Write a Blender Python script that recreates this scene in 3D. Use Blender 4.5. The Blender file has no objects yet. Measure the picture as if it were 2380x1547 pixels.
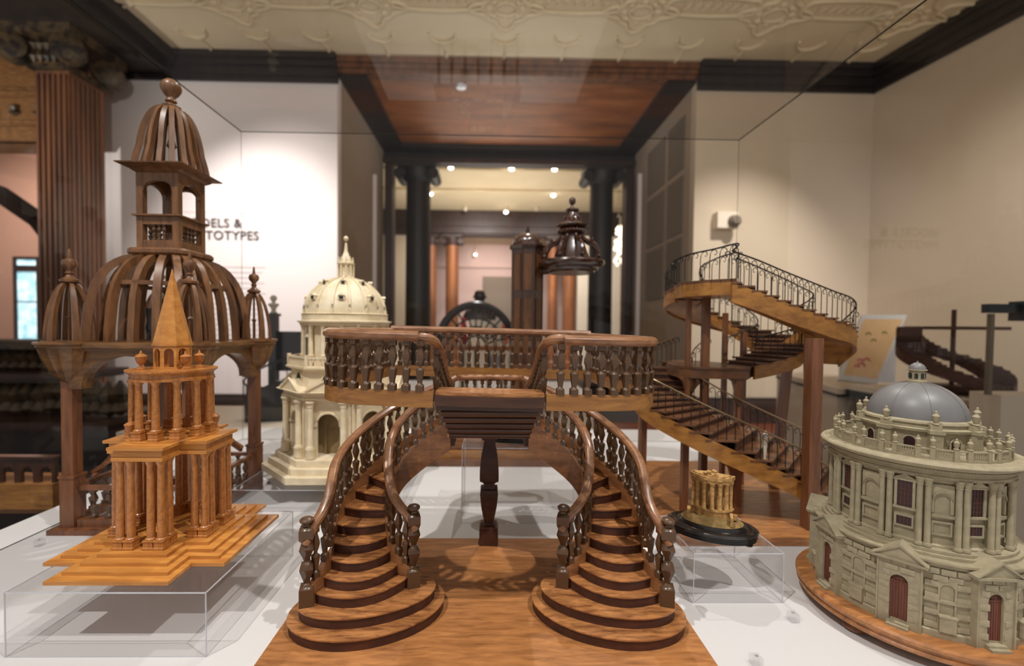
import bpy, bmesh, math, random
from math import sin, cos, pi, radians, sqrt, atan2, degrees
from mathutils import Matrix, Vector
random.seed(7)
S = bpy.context.scene
COL = S.collection

# ------------------------------------------------------------ camera, world, lights, exposure
cam = bpy.data.cameras.new('camera')
cam.sensor_width = 36; cam.lens = 36 * 1020 / 2380
cam.shift_x = .01387; cam.shift_y = .0043
cam.clip_start = .01; cam.clip_end = 100
cam.dof.use_dof = True; cam.dof.focus_distance = .74; cam.dof.aperture_fstop = 2.4
co = bpy.data.objects.new('camera', cam); COL.objects.link(co)
CM = Matrix.Rotation(radians(-.95), 4, 'Z') @ Matrix.Rotation(radians(88.5), 4, 'X') @ Matrix.Rotation(radians(.56), 4, 'Z')
co.matrix_world = Matrix.Translation((0, 0, .5)) @ CM
S.camera = co
w = bpy.data.worlds.new('world'); S.world = w; w.use_nodes = True
w.node_tree.nodes['Background'].inputs[0].default_value = (1, .94, .88, 1)
w.node_tree.nodes['Background'].inputs[1].default_value = .30
S.view_settings.view_transform = 'Standard'; S.view_settings.look = 'None'
S.view_settings.gamma = 1; S.view_settings.use_curve_mapping = False
S.view_settings.exposure = .55
S.cycles.transparent_max_bounces = 32
S.cycles.max_bounces = 8
S.cycles.sample_clamp_indirect = 4

def spot(name, loc, target, power, size=60, blend=.5, radius=.03, col=(1, .965, .93)):
    l = bpy.data.lights.new(name, 'SPOT'); l.energy = power; l.spot_size = radians(size); l.spot_blend = blend
    l.shadow_soft_size = radius; l.color = col
    o = bpy.data.objects.new(name, l); COL.objects.link(o)
    o.location = loc
    o.rotation_euler = (Vector(target) - Vector(loc)).to_track_quat('-Z', 'Y').to_euler()
    return o
spot('spotlight', (-1.5, -.7, 4.0), (-.15, .9, 0), 330, 46, .5, .035)
spot('spotlight', (1.5, -.5, 4.0), (.15, .9, 0), 300, 46, .5, .035)
spot('spotlight', (.3, 2.8, 4.1), (.1, 1.2, .1), 150, 42)
spot('wall_spotlight', (-3.6, 3.6, 4.2), (-3.3, 6.4, .9), 520, 62, .9, .05, (1, .93, .91))
spot('wall_spotlight', (-3.1, 3.9, 4.2), (-2.9, 6.4, 1.6), 200, 62, 1, .05, (1, .93, .91))
spot('wall_spotlight', (3.6, 3.8, 4.2), (3.6, 6.4, .3), 420, 60, .9)
spot('wall_spotlight', (3.6, 1.6, 4.2), (5.6, 3.8, .6), 460, 80, 1)
spot('far_room_spotlight', (-.3, 11.6, 4.15), (-.5, 14.6, 1.0), 500, 110, 1)
spot('far_room_spotlight', (1.6, 11.0, 4.15), (2.6, 14.6, .6), 500, 100, 1)
spot('end_room_spotlight', (0, 17, 4.15), (0, 20.5, 1.4), 650, 110, 1, .05, (1, .86, .84))
spot('side_room_fill_light', (-8.5, 6.7, 4.1), (-9.2, 9.4, .8), 420, 120, 1)  # added fill that brightens the side room, not a known lamp
def area(name, loc, target, power, size, col=(1, .92, .82)):
    l = bpy.data.lights.new(name, 'AREA'); l.energy = power; l.size = size; l.color = col
    o = bpy.data.objects.new(name, l); COL.objects.link(o); o.location = loc
    o.rotation_euler = (Vector(target) - Vector(loc)).to_track_quat('-Z', 'Y').to_euler(); return o
spot('ceiling_fill_light', (-1.5, .4, 2.2), (-1.5, 5.6, 4.28), 160, 120, 1, .03)  # added fill aimed up at the ceiling, not a fitting of the room
spot('ceiling_fill_light', (2.0, .4, 2.2), (2.0, 5.6, 4.28), 160, 120, 1, .03)  # second added ceiling fill
spot('soffit_fill_light', (.4, 7.9, 1.2), (.4, 7.6, 4.1), 150, 120, 1, .03)  # added fill from below to lift the dark soffit
area('far_ceiling_fill_light', (0, 12, 1.4), (0, 12.2, 4.3), 90, 3.0)  # added area fill for the far room's ceiling
spot('spotlight', (-.1, 3.3, 4.1), (-.1, 3.6, 0), 160, 50)  # extra spot added to brighten the surroundings of the lattice dome
spot('lintel_fill_light', (-6.5, 3.0, 1.2), (-6.6, 5.7, 3.4), 260, 100, 1)  # added fill from below to light the wooden lintel

# ------------------------------------------------------------ helpers
def lin(c):
    return tuple(((x / 255) / 12.92 if x / 255 <= .04045 else ((x / 255 + .055) / 1.055) ** 2.4) for x in c) + (1,)
def mat(name, c1, c2=None, rough=.45, scale=(30, 30, 30), nscale=1.0, bump=0, spec=.5, metal=0, coat=0, contrast=(.35, .65), fine=0):
    m = bpy.data.materials.new(name); m.use_nodes = True
    nt = m.node_tree; b = nt.nodes['Principled BSDF']
    b.inputs['Roughness'].default_value = rough; b.inputs['Metallic'].default_value = metal
    b.inputs['Specular IOR Level'].default_value = spec
    if coat: b.inputs['Coat Weight'].default_value = coat; b.inputs['Coat Roughness'].default_value = .12
    b.inputs['Base Color'].default_value = lin(c1)
    if c2:
        tc = nt.nodes.new('ShaderNodeTexCoord'); mp = nt.nodes.new('ShaderNodeMapping'); mp.inputs['Scale'].default_value = scale
        nz = nt.nodes.new('ShaderNodeTexNoise'); nz.inputs['Scale'].default_value = nscale; nz.inputs['Detail'].default_value = 5
        nz.inputs['Roughness'].default_value = .6; nz.inputs['Distortion'].default_value = .4
        cr = nt.nodes.new('ShaderNodeValToRGB'); cr.color_ramp.elements[0].position = contrast[0]; cr.color_ramp.elements[1].position = contrast[1]
        cr.color_ramp.elements[0].color = lin(c1); cr.color_ramp.elements[1].color = lin(c2)
        L = nt.links.new
        L(tc.outputs['Object'], mp.inputs['Vector']); L(mp.outputs['Vector'], nz.inputs['Vector']); L(nz.outputs['Fac'], cr.inputs['Fac'])
        L(cr.outputs['Color'], b.inputs['Base Color'])
        if bump:
            bn = nt.nodes.new('ShaderNodeBump'); bn.inputs['Strength'].default_value = bump; bn.inputs['Distance'].default_value = .002
            L(nz.outputs['Fac'], bn.inputs['Height']); L(bn.outputs['Normal'], b.inputs['Normal'])
    return m
def emit(name, c, s):
    m = bpy.data.materials.new(name); m.use_nodes = True; b = m.node_tree.nodes['Principled BSDF']
    b.inputs['Base Color'].default_value = lin(c); b.inputs['Emission Color'].default_value = lin(c); b.inputs['Emission Strength'].default_value = s
    return m
def glassmat(name, tint, ior=1.5, haze=0, rough=0.0):
    m = bpy.data.materials.new(name); m.use_nodes = True; nt = m.node_tree; nt.nodes.clear(); L = nt.links.new
    out = nt.nodes.new('ShaderNodeOutputMaterial'); tr = nt.nodes.new('ShaderNodeBsdfTransparent'); gl = nt.nodes.new('ShaderNodeBsdfGlossy')
    tr.inputs[0].default_value = tint + (1,); gl.inputs['Roughness'].default_value = rough
    ge = nt.nodes.new('ShaderNodeNewGeometry'); dt = nt.nodes.new('ShaderNodeVectorMath'); dt.operation = 'DOT_PRODUCT'
    L(ge.outputs['Normal'], dt.inputs[0]); L(ge.outputs['Incoming'], dt.inputs[1])
    def mth(op, *a):
        n = nt.nodes.new('ShaderNodeMath'); n.operation = op; n.use_clamp = op != 'ABSOLUTE'
        for i, x in enumerate(a):
            if isinstance(x, (int, float)): n.inputs[i].default_value = x
            else: L(x, n.inputs[i])
        return n.outputs[0]
    f0 = 2 * ((ior - 1) / (ior + 1)) ** 2            # both faces of a thin pane
    c = mth('SUBTRACT', 1.0, mth('ABSOLUTE', dt.outputs['Value'])); fr = mth('ADD', mth('MULTIPLY', mth('POWER', c, 5.0), 1 - f0), f0)
    mx = nt.nodes.new('ShaderNodeMixShader'); L(fr, mx.inputs[0]); L(tr.outputs[0], mx.inputs[1]); L(gl.outputs[0], mx.inputs[2])
    last = mx
    if haze:
        df = nt.nodes.new('ShaderNodeBsdfDiffuse'); df.inputs[0].default_value = (.8, .8, .85, 1)
        m2 = nt.nodes.new('ShaderNodeMixShader'); m2.inputs[0].default_value = haze
        L(mx.outputs[0], m2.inputs[1]); L(df.outputs[0], m2.inputs[2]); last = m2
    L(last.outputs[0], out.inputs[0]); return m

M = dict(
 tread=mat('tread_wood', (186, 126, 74), (116, 70, 38), .38, (26, 120, 120), 1.0, .05, coat=.25),
 board=mat('board_wood', (192, 130, 76), (134, 84, 45), .42, (18, 110, 110), 1.0, .04, coat=.3, contrast=(.3, .7)),
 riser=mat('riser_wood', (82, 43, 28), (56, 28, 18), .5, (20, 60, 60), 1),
 fascia=mat('fascia_wood', (162, 112, 56), (125, 80, 40), .42, (10, 60, 90), 1.2, coat=.2),
 baluster=mat('baluster_wood', (95, 66, 42), (69, 47, 29), .36, (200, 200, 60), 1, coat=.3),
 rail=mat('rail_wood', (156, 110, 76), (116, 76, 50), .33, (25, 25, 80), 1.2, coat=.4),
 stringer=mat('stringer_wood', (156, 104, 62), (112, 70, 42), .4, (20, 20, 60), 1.2, coat=.2),
 darkstep=mat('dark_step_wood', (81, 47, 29), (58, 32, 20), .35, (10, 80, 80), 1, coat=.3),
 yellow=mat('pear_wood', (204, 141, 68), (174, 110, 49), .4, (12, 90, 90), 1.0, coat=.2),
 yellowv=mat('pear_wood_turned', (192, 126, 62), (154, 94, 42), .36, (150, 150, 14), 1.0, coat=.3),
 brown=mat('walnut_wood', (130, 88, 54), (92, 60, 36), .4, (60, 60, 12), 1.0, coat=.25),
 brownh=mat('walnut_wood_flat', (134, 93, 52), (93, 61, 34), .4, (12, 60, 60), 1.0, coat=.25),
 leg=mat('mahogany_wood', (132, 82, 50), (96, 58, 36), .42, (60, 60, 8), 1.0, coat=.2),
 cream=mat('cream_plaster', (238, 223, 194), (214, 196, 160), .5, (12, 12, 12), 1.5, .05),
 creamdark=mat('cream_plaster_painted_shade', (150, 128, 90), (120, 100, 68), .6, (12, 12, 12), 1.5),  # darker copy of cream, shade of the church's recesses put into the colour
 window=mat('window_dark', (34, 44, 42), None, .2),
 stone=mat('model_stone', (166, 154, 126), (148, 137, 112), .7, (40, 40, 40), 1.5, .05),
 stone2=mat('model_stone_block', (176, 164, 136), (144, 133, 108), .75, (60, 60, 60), 1.0, .1, contrast=(.3, .7)),
 lead=mat('lead_grey', (124, 122, 122), (112, 110, 110), .42, (10, 10, 10), 1),
 reddoor=mat('red_brown_door', (116, 62, 40), (90, 44, 28), .5, (300, 300, 10), 1),
 purple=mat('window_purple', (46, 22, 26), None, .25),
 cork=mat('cork_stone', (206, 164, 104), (140, 100, 54), .85, (120, 120, 120), 1.0, .6, contrast=(.3, .7)),
 earth=mat('cork_ground', (150, 118, 68), (96, 82, 46), .9, (90, 90, 90), 1.0, .6, contrast=(.3, .7)),
 black=mat('ebonised_wood', (30, 26, 26), (22, 19, 19), .25, (20, 20, 20), 1, coat=.5),
 iron=mat('black_iron', (34, 30, 27), None, .4, metal=.3),
 brass=mat('worn_rail_metal', (150, 128, 96), None, .3, metal=.6),
 stairwood=mat('oak_stair', (174, 120, 55), (132, 85, 39), .45, (20, 20, 50), 1.0, coat=.15),
 stairdark=mat('oak_tread', (114, 74, 46), (81, 51, 31), .45, (20, 20, 50), 1.0, coat=.15),
 pulpit=mat('dark_oak', (72, 40, 26), (50, 28, 19), .25, (30, 30, 10), 1, coat=.7),
 pulpanel=mat('dark_oak_panel', (108, 68, 36), (77, 47, 25), .35, (30, 30, 10), 1, coat=.3),
 white=mat('white_table_top', (206, 203, 202), None, .5),
 whitewall=mat('gallery_wall_white', (236, 226, 222), None, .8),
 beige=mat('gallery_wall_beige', (206, 188, 164), (200, 182, 158), .85, (1, 1, 1), .6),
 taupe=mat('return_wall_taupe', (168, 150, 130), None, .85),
 ceil=mat('ceiling_plaster', (226, 208, 174), (220, 200, 164), .8, (2, 2, 2), .8),
 roomwood=mat('dark_room_wood', (62, 36, 26), (42, 24, 18), .5, (4, 4, 1), 1.2),
 blackwood=mat('black_room_wood', (36, 27, 26), (26, 20, 20), .5, (4, 4, 1), 1.2),
 orangewood=mat('orange_room_wood', (152, 92, 48), (118, 66, 34), .5, (5, 5, .8), 1.2),
 soffit=mat('soffit_wood', (150, 90, 48), (108, 60, 32), .45, (.8, 3, 3), 1.2),
 pilaster=mat('fluted_oak', (126, 80, 50), (84, 52, 36), .45, (8, 8, .6), 1.2),
 carved=mat('carved_gilt_wood', (82, 64, 40), (26, 19, 15), .5, (6, 6, 6), 1.5, contrast=(.4, .6)),
 salmon=mat('salmon_wall', (184, 138, 116), None, .85),
 matteblack=mat('matte_black_beam', (40, 30, 26), None, .9, spec=.1),
 pink=mat('pink_beige_wall', (188, 164, 152), None, .85),
 floor=mat('dark_grey_floor', (66, 66, 70), (56, 54, 56), .6, (1, 1, 1), 1),
 redfloor=mat('parquet_red', (128, 64, 42), (98, 46, 30), .4, (1, 8, 1), 1),
 grey=mat('grey_panel', (120, 108, 92), None, .8),
 text=mat('wall_lettering_black', (40, 34, 34), None, .7),
 fainttext=mat('wall_lettering_grey', (205, 192, 190), None, .8),
 paper=mat('tan_paper', (226, 186, 138), (216, 176, 128), .8, (6, 6, 6), 1),
 redink=mat('red_ink', (206, 96, 84), None, .8),
 greenink=mat('green_ink', (150, 150, 96), None, .8),
 teal=mat('dark_teal_metal', (22, 40, 46), None, .4),
 plinthwhite=mat('plinth_white', (222, 206, 186), None, .7),
 red=mat('red_enamel', (200, 28, 24), None, .35),
 orangered=mat('orange_enamel', (206, 84, 46), None, .35),
 bronze=mat('dark_bronze', (58, 42, 36), (40, 30, 26), .35, (20, 20, 20), 1, metal=.4),
 finialwhite=mat('ivory_finial', (206, 196, 176), None, .4),
 edge=mat('acrylic_edge', (232, 232, 236), None, .15),
)
M['glass'] = glassmat('case_glass', (.985, .99, .985), 1.28, .001)
M['topglass'] = glassmat('case_top_glass', (.96, .97, .965), 1.6, .02)
M['acrylic'] = glassmat('acrylic_clear', (.955, .955, .955), 1.42, .035)
M['glassedge'] = mat('glass_edge_dark', (30, 36, 34), None, .15)
M['lamp'] = emit('lamp_glow', (255, 246, 232), 14)
M['daylight'] = None
def windowmat():
    m = emit('window_daylight', (190, 225, 235), .7); nt = m.node_tree; b = nt.nodes['Principled BSDF']
    nz = nt.nodes.new('ShaderNodeTexNoise'); nz.inputs['Scale'].default_value = 6
    tc = nt.nodes.new('ShaderNodeTexCoord'); nt.links.new(tc.outputs['Object'], nz.inputs['Vector'])
    cr = nt.nodes.new('ShaderNodeValToRGB'); cr.color_ramp.elements[0].color = lin((120, 180, 195)); cr.color_ramp.elements[1].color = lin((215, 242, 250))
    cr.color_ramp.elements[0].position = .35; cr.color_ramp.elements[1].position = .6
    nt.links.new(nz.outputs['Fac'], cr.inputs['Fac']); nt.links.new(cr.outputs['Color'], b.inputs['Emission Color'])
    return m
M['daylight'] = windowmat()
M['crystal'] = emit('lit_crystal', (255, 240, 214), 2.2)

FR = Matrix.Identity(4)
class MB:
    def __init__(s): s.v = []; s.f = []; s.M = Matrix.Identity(4)
    def add(s, vs, fs):
        o = len(s.v); s.v += [tuple(s.M @ Vector(p)) for p in vs]; s.f += [tuple(i + o for i in f) for f in fs]; return s
    def box(s, x0, x1, y0, y1, z0, z1):
        return s.add([(x0, y0, z0), (x1, y0, z0), (x1, y1, z0), (x0, y1, z0), (x0, y0, z1), (x1, y0, z1), (x1, y1, z1), (x0, y1, z1)],
                     [(0, 3, 2, 1), (4, 5, 6, 7), (0, 1, 5, 4), (1, 2, 6, 5), (2, 3, 7, 6), (3, 0, 4, 7)])
    def obox(s, cx, cy, z0, z1, sx, sy, rz=0):
        c, n = cos(rz), sin(rz); P = [(cx + x * c - y * n, cy + x * n + y * c) for x, y in ((-sx / 2, -sy / 2), (sx / 2, -sy / 2), (sx / 2, sy / 2), (-sx / 2, sy / 2))]
        return s.prism(P, z0, z1)
    def prism(s, P, z0, z1):
        n = len(P); vs = [(x, y, z0) for x, y in P] + [(x, y, z1) for x, y in P]
        return s.add(vs, [tuple(range(n - 1, -1, -1)), tuple(range(n, 2 * n))] + [(i, (i + 1) % n, n + (i + 1) % n, n + i) for i in range(n)])
    def vprism(s, P, y0, y1):      # polygon in x,z extruded along y
        n = len(P); vs = [(x, y0, z) for x, z in P] + [(x, y1, z) for x, z in P]
        return s.add(vs, [tuple(range(n)), tuple(range(2 * n - 1, n - 1, -1))] + [(i, n + i, n + (i + 1) % n, (i + 1) % n) for i in range(n)])
    def lathe(s, prof, seg=16, cx=0, cy=0, z0=0, ph=0, sx=1, sy=1, flute=0):
        vs = []; n = len(prof)
        for r, z in prof:
            for k in range(seg):
                a = ph + 2 * pi * k / seg; rr = r * (1 - flute * (k % 2)) if flute else r
                vs.append((cx + rr * cos(a) * sx, cy + rr * sin(a) * sy, z0 + z))
        fs = [(i * seg + k, i * seg + (k + 1) % seg, (i + 1) * seg + (k + 1) % seg, (i + 1) * seg + k) for i in range(n - 1) for k in range(seg)]
        fs += [tuple(range(seg - 1, -1, -1)), tuple((n - 1) * seg + k for k in range(seg))]
        return s.add(vs, fs)
    def ring(s, ro, ri, z0, z1, seg=32, cx=0, cy=0, ph=0, sx=1, sy=1):
        vs = []
        for r, z in ((ro, z0), (ro, z1), (ri, z1), (ri, z0)):
            for k in range(seg):
                a = ph + 2 * pi * k / seg; vs.append((cx + r * cos(a) * sx, cy + r * sin(a) * sy, z))
        return s.add(vs, [(j * seg + k, j * seg + (k + 1) % seg, ((j + 1) % 4) * seg + (k + 1) % seg, ((j + 1) % 4) * seg + k) for j in range(4) for k in range(seg)])
    def tube(s, P, r, seg=8, closed=False, rh=None):
        P = [Vector(p) for p in P]; n = len(P); rh = rh or r; vs = []
        for i in range(n):
            a = P[(i - 1) % n] if (closed or i > 0) else P[i]; b = P[(i + 1) % n] if (closed or i < n - 1) else P[i]
            t = (b - a).normalized(); up = Vector((0, 0, 1)) if abs(t.z) < .97 else Vector((0, 1, 0))
            sd = t.cross(up).normalized(); u = sd.cross(t).normalized()
            for k in range(seg):
                g = 2 * pi * (k + .5) / seg; q = P[i] + sd * (cos(g) * r) + u * (sin(g) * rh); vs.append(tuple(q))
        m = n if closed else n - 1
        fs = [(i * seg + k, i * seg + (k + 1) % seg, ((i + 1) % n) * seg + (k + 1) % seg, ((i + 1) % n) * seg + k) for i in range(m) for k in range(seg)]
        if not closed: fs += [tuple(range(seg - 1, -1, -1)), tuple((n - 1) * seg + k for k in range(seg))]
        return s.add(vs, fs)
    def band(s, P, zb, zt, th):    # vertical board following plan path P (x,y), bottoms zb, tops zt
        n = len(P); vs = []
        for i in range(n):
            a = P[max(i - 1, 0)]; b = P[min(i + 1, n - 1)]; dx, dy = b[0] - a[0], b[1] - a[1]; l = sqrt(dx * dx + dy * dy) or 1
            nx, ny = -dy / l * th / 2, dx / l * th / 2; x, y = P[i][0], P[i][1]
            vs += [(x + nx, y + ny, zb[i]), (x - nx, y - ny, zb[i]), (x - nx, y - ny, zt[i]), (x + nx, y + ny, zt[i])]
        fs = [(4 * i + j, 4 * i + (j + 1) % 4, 4 * i + 4 + (j + 1) % 4, 4 * i + 4 + j) for i in range(n - 1) for j in range(4)] + [(3, 2, 1, 0), (4 * n - 4, 4 * n - 3, 4 * n - 2, 4 * n - 1)]
        return s.add(vs, fs)
    def arch(s, w_, h, ow, spring, t, n=10, rise=None, x=0, y=0, z=0, sill=0):   # panel in x,z, thickness t in y, arched opening
        rise = rise if rise is not None else ow / 2; y0, y1 = y - t / 2, y + t / 2
        s.box(x - w_ / 2, x - ow / 2, y0, y1, z, z + h); s.box(x + ow / 2, x + w_ / 2, y0, y1, z, z + h)
        if sill: s.box(x - ow / 2, x + ow / 2, y0, y1, z, z + sill)
        pts = [(x - cos(pi * k / n) * ow / 2, z + spring + sin(pi * k / n) * rise) for k in range(n + 1)]
        for (xa, za), (xb, zb) in zip(pts, pts[1:]):
            s.vprism([(xa, za), (xb, zb), (xb, z + h), (xa, z + h)], y0, y1)
        return s
    def mesh(s, name, m=None, ang=35, flat=False):
        me = bpy.data.meshes.new(name); me.from_pydata(s.v, [], s.f)
        bm = bmesh.new(); bm.from_mesh(me); bmesh.ops.recalc_face_normals(bm, faces=bm.faces); bm.to_mesh(me); bm.free()
        if not flat:
            me.polygons.foreach_set('use_smooth', [True] * len(me.polygons)); me.set_sharp_from_angle(angle=radians(ang))
        if m is not None: me.materials.append(M[m] if isinstance(m, str) else m)
        return me
def W(o):
    return (W(o.parent) @ o.matrix_parent_inverse @ o.matrix_basis) if o.parent else o.matrix_basis.copy()
def place(o, mw, parent):
    COL.objects.link(o); o.matrix_basis = mw
    if parent is not None: o.parent = parent; o.matrix_parent_inverse = W(parent).inverted()
    return o
def part(name, mb, m, parent=None, ang=35, label=None):
    o = bpy.data.objects.new(name, mb.mesh(name, m, ang)); place(o, FR.copy(), parent)
    if label: o['label'] = label
    return o
def inst(name, me, parent, loc, rz=0, sc=(1, 1, 1), rx=0):
    o = bpy.data.objects.new(name, me)
    return place(o, FR @ Matrix.Translation(loc) @ Matrix.Rotation(rz, 4, 'Z') @ Matrix.Rotation(rx, 4, 'X') @ Matrix.Diagonal(tuple(sc) + (1,)), parent)
def thing(name, label, cat, loc, group=None):
    o = bpy.data.objects.new(name, None); o.empty_display_size = .05; place(o, FR @ Matrix.Translation(loc), None)
    o['label'] = label; o['category'] = cat
    if group: o['group'] = group
    return o
def tag(o, label, cat, group=None):
    o['label'] = label; o['category'] = cat
    if group: o['group'] = group
    return o
def struct(name, mb, m, parent=None):
    o = part(name, mb, m, parent)
    if parent is None: o['kind'] = 'structure'
    return o
def ray(px, py):
    d = CM.to_3x3() @ Vector((px - 1190 + .01387 * 2380, 773.5 - py + .0043 * 2380, -1020)); return d
def atY(px, py, Y): d = ray(px, py); return Vector((0, 0, .5)) + d * (Y / d.y)
def atZ(px, py, z): d = ray(px, py); return Vector((0, 0, .5)) + d * ((z - .5) / d.z)
def spline(P, n):
    P = [Vector(p) for p in P]; out = []; m = len(P) - 1
    for k in range(n + 1):
        t = k / n * m; i = min(int(t), m - 1); u = t - i
        p0 = P[max(i - 1, 0)]; p1 = P[i]; p2 = P[i + 1]; p3 = P[min(i + 2, m)]
        out.append(.5 * ((2 * p1) + (p2 - p0) * u + (2 * p0 - 5 * p1 + 4 * p2 - p3) * u * u + (3 * p1 - p0 - 3 * p2 + p3) * u ** 3))
    return out
def resample(P, step):
    P = [Vector(p) for p in P]; L = [0]
    for a, b in zip(P, P[1:]): L.append(L[-1] + (b - a).length)
    n = max(1, round(L[-1] / step)); out = []
    for k in range(n + 1):
        d = L[-1] * k / n; i = 0
        while i < len(L) - 2 and L[i + 1] < d: i += 1
        u = (d - L[i]) / max(L[i + 1] - L[i], 1e-9); out.append((P[i].lerp(P[i + 1], u), (P[i + 1] - P[i]).normalized()))
    return out
def poly(n, r, ph=0, cx=0, cy=0):
    return [(cx + r * cos(ph + 2 * pi * k / n), cy + r * sin(ph + 2 * pi * k / n)) for k in range(n)]

# ============================================================ ROOM
FLZ = -.9; CZ = 4.28; BW = 6.4
struct('floor', MB().box(-14, 8, -2, 22, FLZ - .1, FLZ), 'floor')
struct('trim_1', MB().box(-5.1, 5.5, 5.75, 6.35, FLZ, FLZ + .006), 'redfloor')
struct('wall_back_left', MB().box(-5.7, -2.22, BW, BW + .15, FLZ, CZ), 'whitewall')
struct('wall_back_right', MB().box(2.95, 5.75, BW, BW + .15, FLZ, CZ), 'beige')
struct('wall_return_left', MB().box(-2.37, -2.22, BW + .15, 9.1, FLZ, 4.12), 'taupe')
struct('wall_return_right', MB().box(2.95, 3.1, BW + .15, 9.1, FLZ, 4.12), 'taupe')
struct('wall_right', MB().prism([(5.55, 6.45), (6.05, 2.6), (6.3, -.6), (6.5, -.6), (6.25, 2.6), (5.75, 6.45)], FLZ, CZ), 'beige')
cl = struct('ceiling', MB().box(-14, 8, 1.0, BW + .15, CZ, CZ + .1), 'ceil')
struct('ceiling_far', MB().box(-14, 8, BW + .15, 22, CZ, CZ + .1), 'ceil')
# baseboards and cornices (moulded: stepped profile)
def skirting(name, x0, x1, y):
    mb = MB()
    for d, z0, z1 in ((.06, FLZ, -.62), (.045, -.62, -.58), (.03, -.58, -.54), (.04, -.54, -.52)): mb.box(x0, x1, y - d, y, z0, z1)
    return struct(name, mb, 'roomwood')
skirting('baseboard_left', -5.1, -2.2, BW); skirting('baseboard_right', 2.93, 5.55, BW)
def cornice(name, x0, x1, y):
    mb = MB()
    for d, z0, z1 in ((.05, 3.93, 4.0), (.08, 4.0, 4.12), (.13, 4.12, 4.2), (.18, 4.2, CZ)): mb.box(x0, x1, y - d, y, z0, z1)
    return struct(name, mb, 'blackwood')
cornice('trim_2', -5.3, -2.2, BW); cornice('trim_3', 2.95, 5.6, BW)
mb = MB()
for d, z0, z1 in ((.05, 3.93, 4.0), (.08, 4.0, 4.12), (.13, 4.12, 4.2), (.18, 4.2, CZ)):
    mb.prism([(5.55, 6.4), (5.55 - d, 6.4), (6.05 - d, 2.6), (6.3 - d, -.6), (6.3, -.6), (6.05, 2.6)], z0, z1)
struct('trim_4', mb, 'blackwood')
# moulded face over the opening and panelled soffit of the deep opening
mb = MB()
for d, z0, z1 in ((.03, 4.08, 4.14), (.06, 4.14, 4.2), (.1, 4.2, CZ)): mb.box(-2.22, 2.95, BW - d, BW + .15, z0, z1)
struct('trim_5', mb, 'pilaster')
struct('ceiling_soffit', MB().box(-2.3, 3.05, BW + .15, 9.1, 4.10, 4.2), 'soffit')
struct('trim_6', MB().box(-2.22, -1.80, BW + .02, 9.1, 4.04, 4.10), 'blackwood')
struct('trim_7', MB().box(2.53, 2.95, BW + .02, 9.1, 4.04, 4.10), 'blackwood')
struct('trim_8', MB().box(-1.80, 2.53, 8.8, 9.1, 4.03, 4.10), 'blackwood')
# plaster strapwork on the ceiling: cartouches, long lozenges and drops
motA = MB()
pts = []
for k in range(48):
    a = 2 * pi * k / 48; r = .27 + .06 * cos(4 * a) + .03 * cos(8 * a); pts.append((r * cos(a) * 1.25, r * sin(a), -.012))
motA.tube(pts, .022, 6, True); motA.tube([(.11 * cos(a * pi / 12) * 1.2, .11 * sin(a * pi / 12), -.012) for a in range(24)], .016, 6, True)
for k in range(8):
    a = k * pi / 4; motA.lathe([(.001, -.03), (.03, -.022), (.04, 0)], 8, .2 * cos(a), .16 * sin(a))
motA_me = motA.mesh('moulding_cartouche', 'ceil')
motB = MB()
pts = []
for k in range(40):
    a = 2 * pi * k / 40; pts.append((max(-.42, min(.42, .62 * cos(a))) + .12 * cos(a), .15 * sin(a), -.012))
motB.tube(pts, .02, 6, True)
for k in range(-3, 4): motB.tube([(k * .11 - .05, -.06, -.008), (k * .11, .05, -.014), (k * .11 + .06, -.03, -.008)], .012, 5)
motB_me = motB.mesh('moulding_lozenge', 'ceil')
motC = MB()
motC.tube([(.17 * cos(pi * k / 12), .17 * sin(pi * k / 12), -.012) for k in range(13)], .02, 6)
motC.tube([(0, .17, -.012), (.02, .32, -.012), (0, .5, -.012)], .018, 6)
motC_me = motC.mesh('moulding_drop', 'ceil')
for i in range(-4, 4):
    x = .15 + i * 1.62
    inst('moulding', motA_me, cl, (x, 5.33, CZ)); inst('moulding', motB_me, cl, (x + .81, 5.22, CZ))
    inst('moulding', motC_me, cl, (x, 5.80, CZ)); inst('moulding', motC_me, cl, (x + .81, 5.80, CZ))
    inst('moulding', motC_me, cl, (x + .4, 4.3, CZ), pi); inst('moulding', motA_me, cl, (x + .4, 3.7, CZ)); inst('moulding', motB_me, cl, (x - .4, 3.7, CZ))
# smoke detector on the soffit
p = atZ(1072, 198, 4.10)
tag(part('smoke_detector', MB().lathe([(.02, -.05), (.07, -.045), (.085, -.02), (.085, 0)], 24, p.x, p.y, 4.10), 'edge'), 'small round white smoke detector on the wooden soffit', 'smoke detector')
# panels on the right return wall (6 grey panels in frames)
mb = MB()
for i in range(2):
    for j in range(4): pass
for i, (ya, yb) in enumerate(((6.75, 7.35), (7.5, 8.3))):
    for j, (za, zb) in enumerate(((1.0, 1.9), (1.98, 2.85), (2.95, 3.75))):
        o = part('wall_panel', MB().box(2.93, 2.95, ya, yb, za, zb), 'grey')
        tag(o, '%s grey panel of the %s column on the taupe return wall' % (('lowest', 'middle', 'topmost')[j], ('nearer', 'farther')[i]), 'wall panel', 'grey wall panels')
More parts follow.
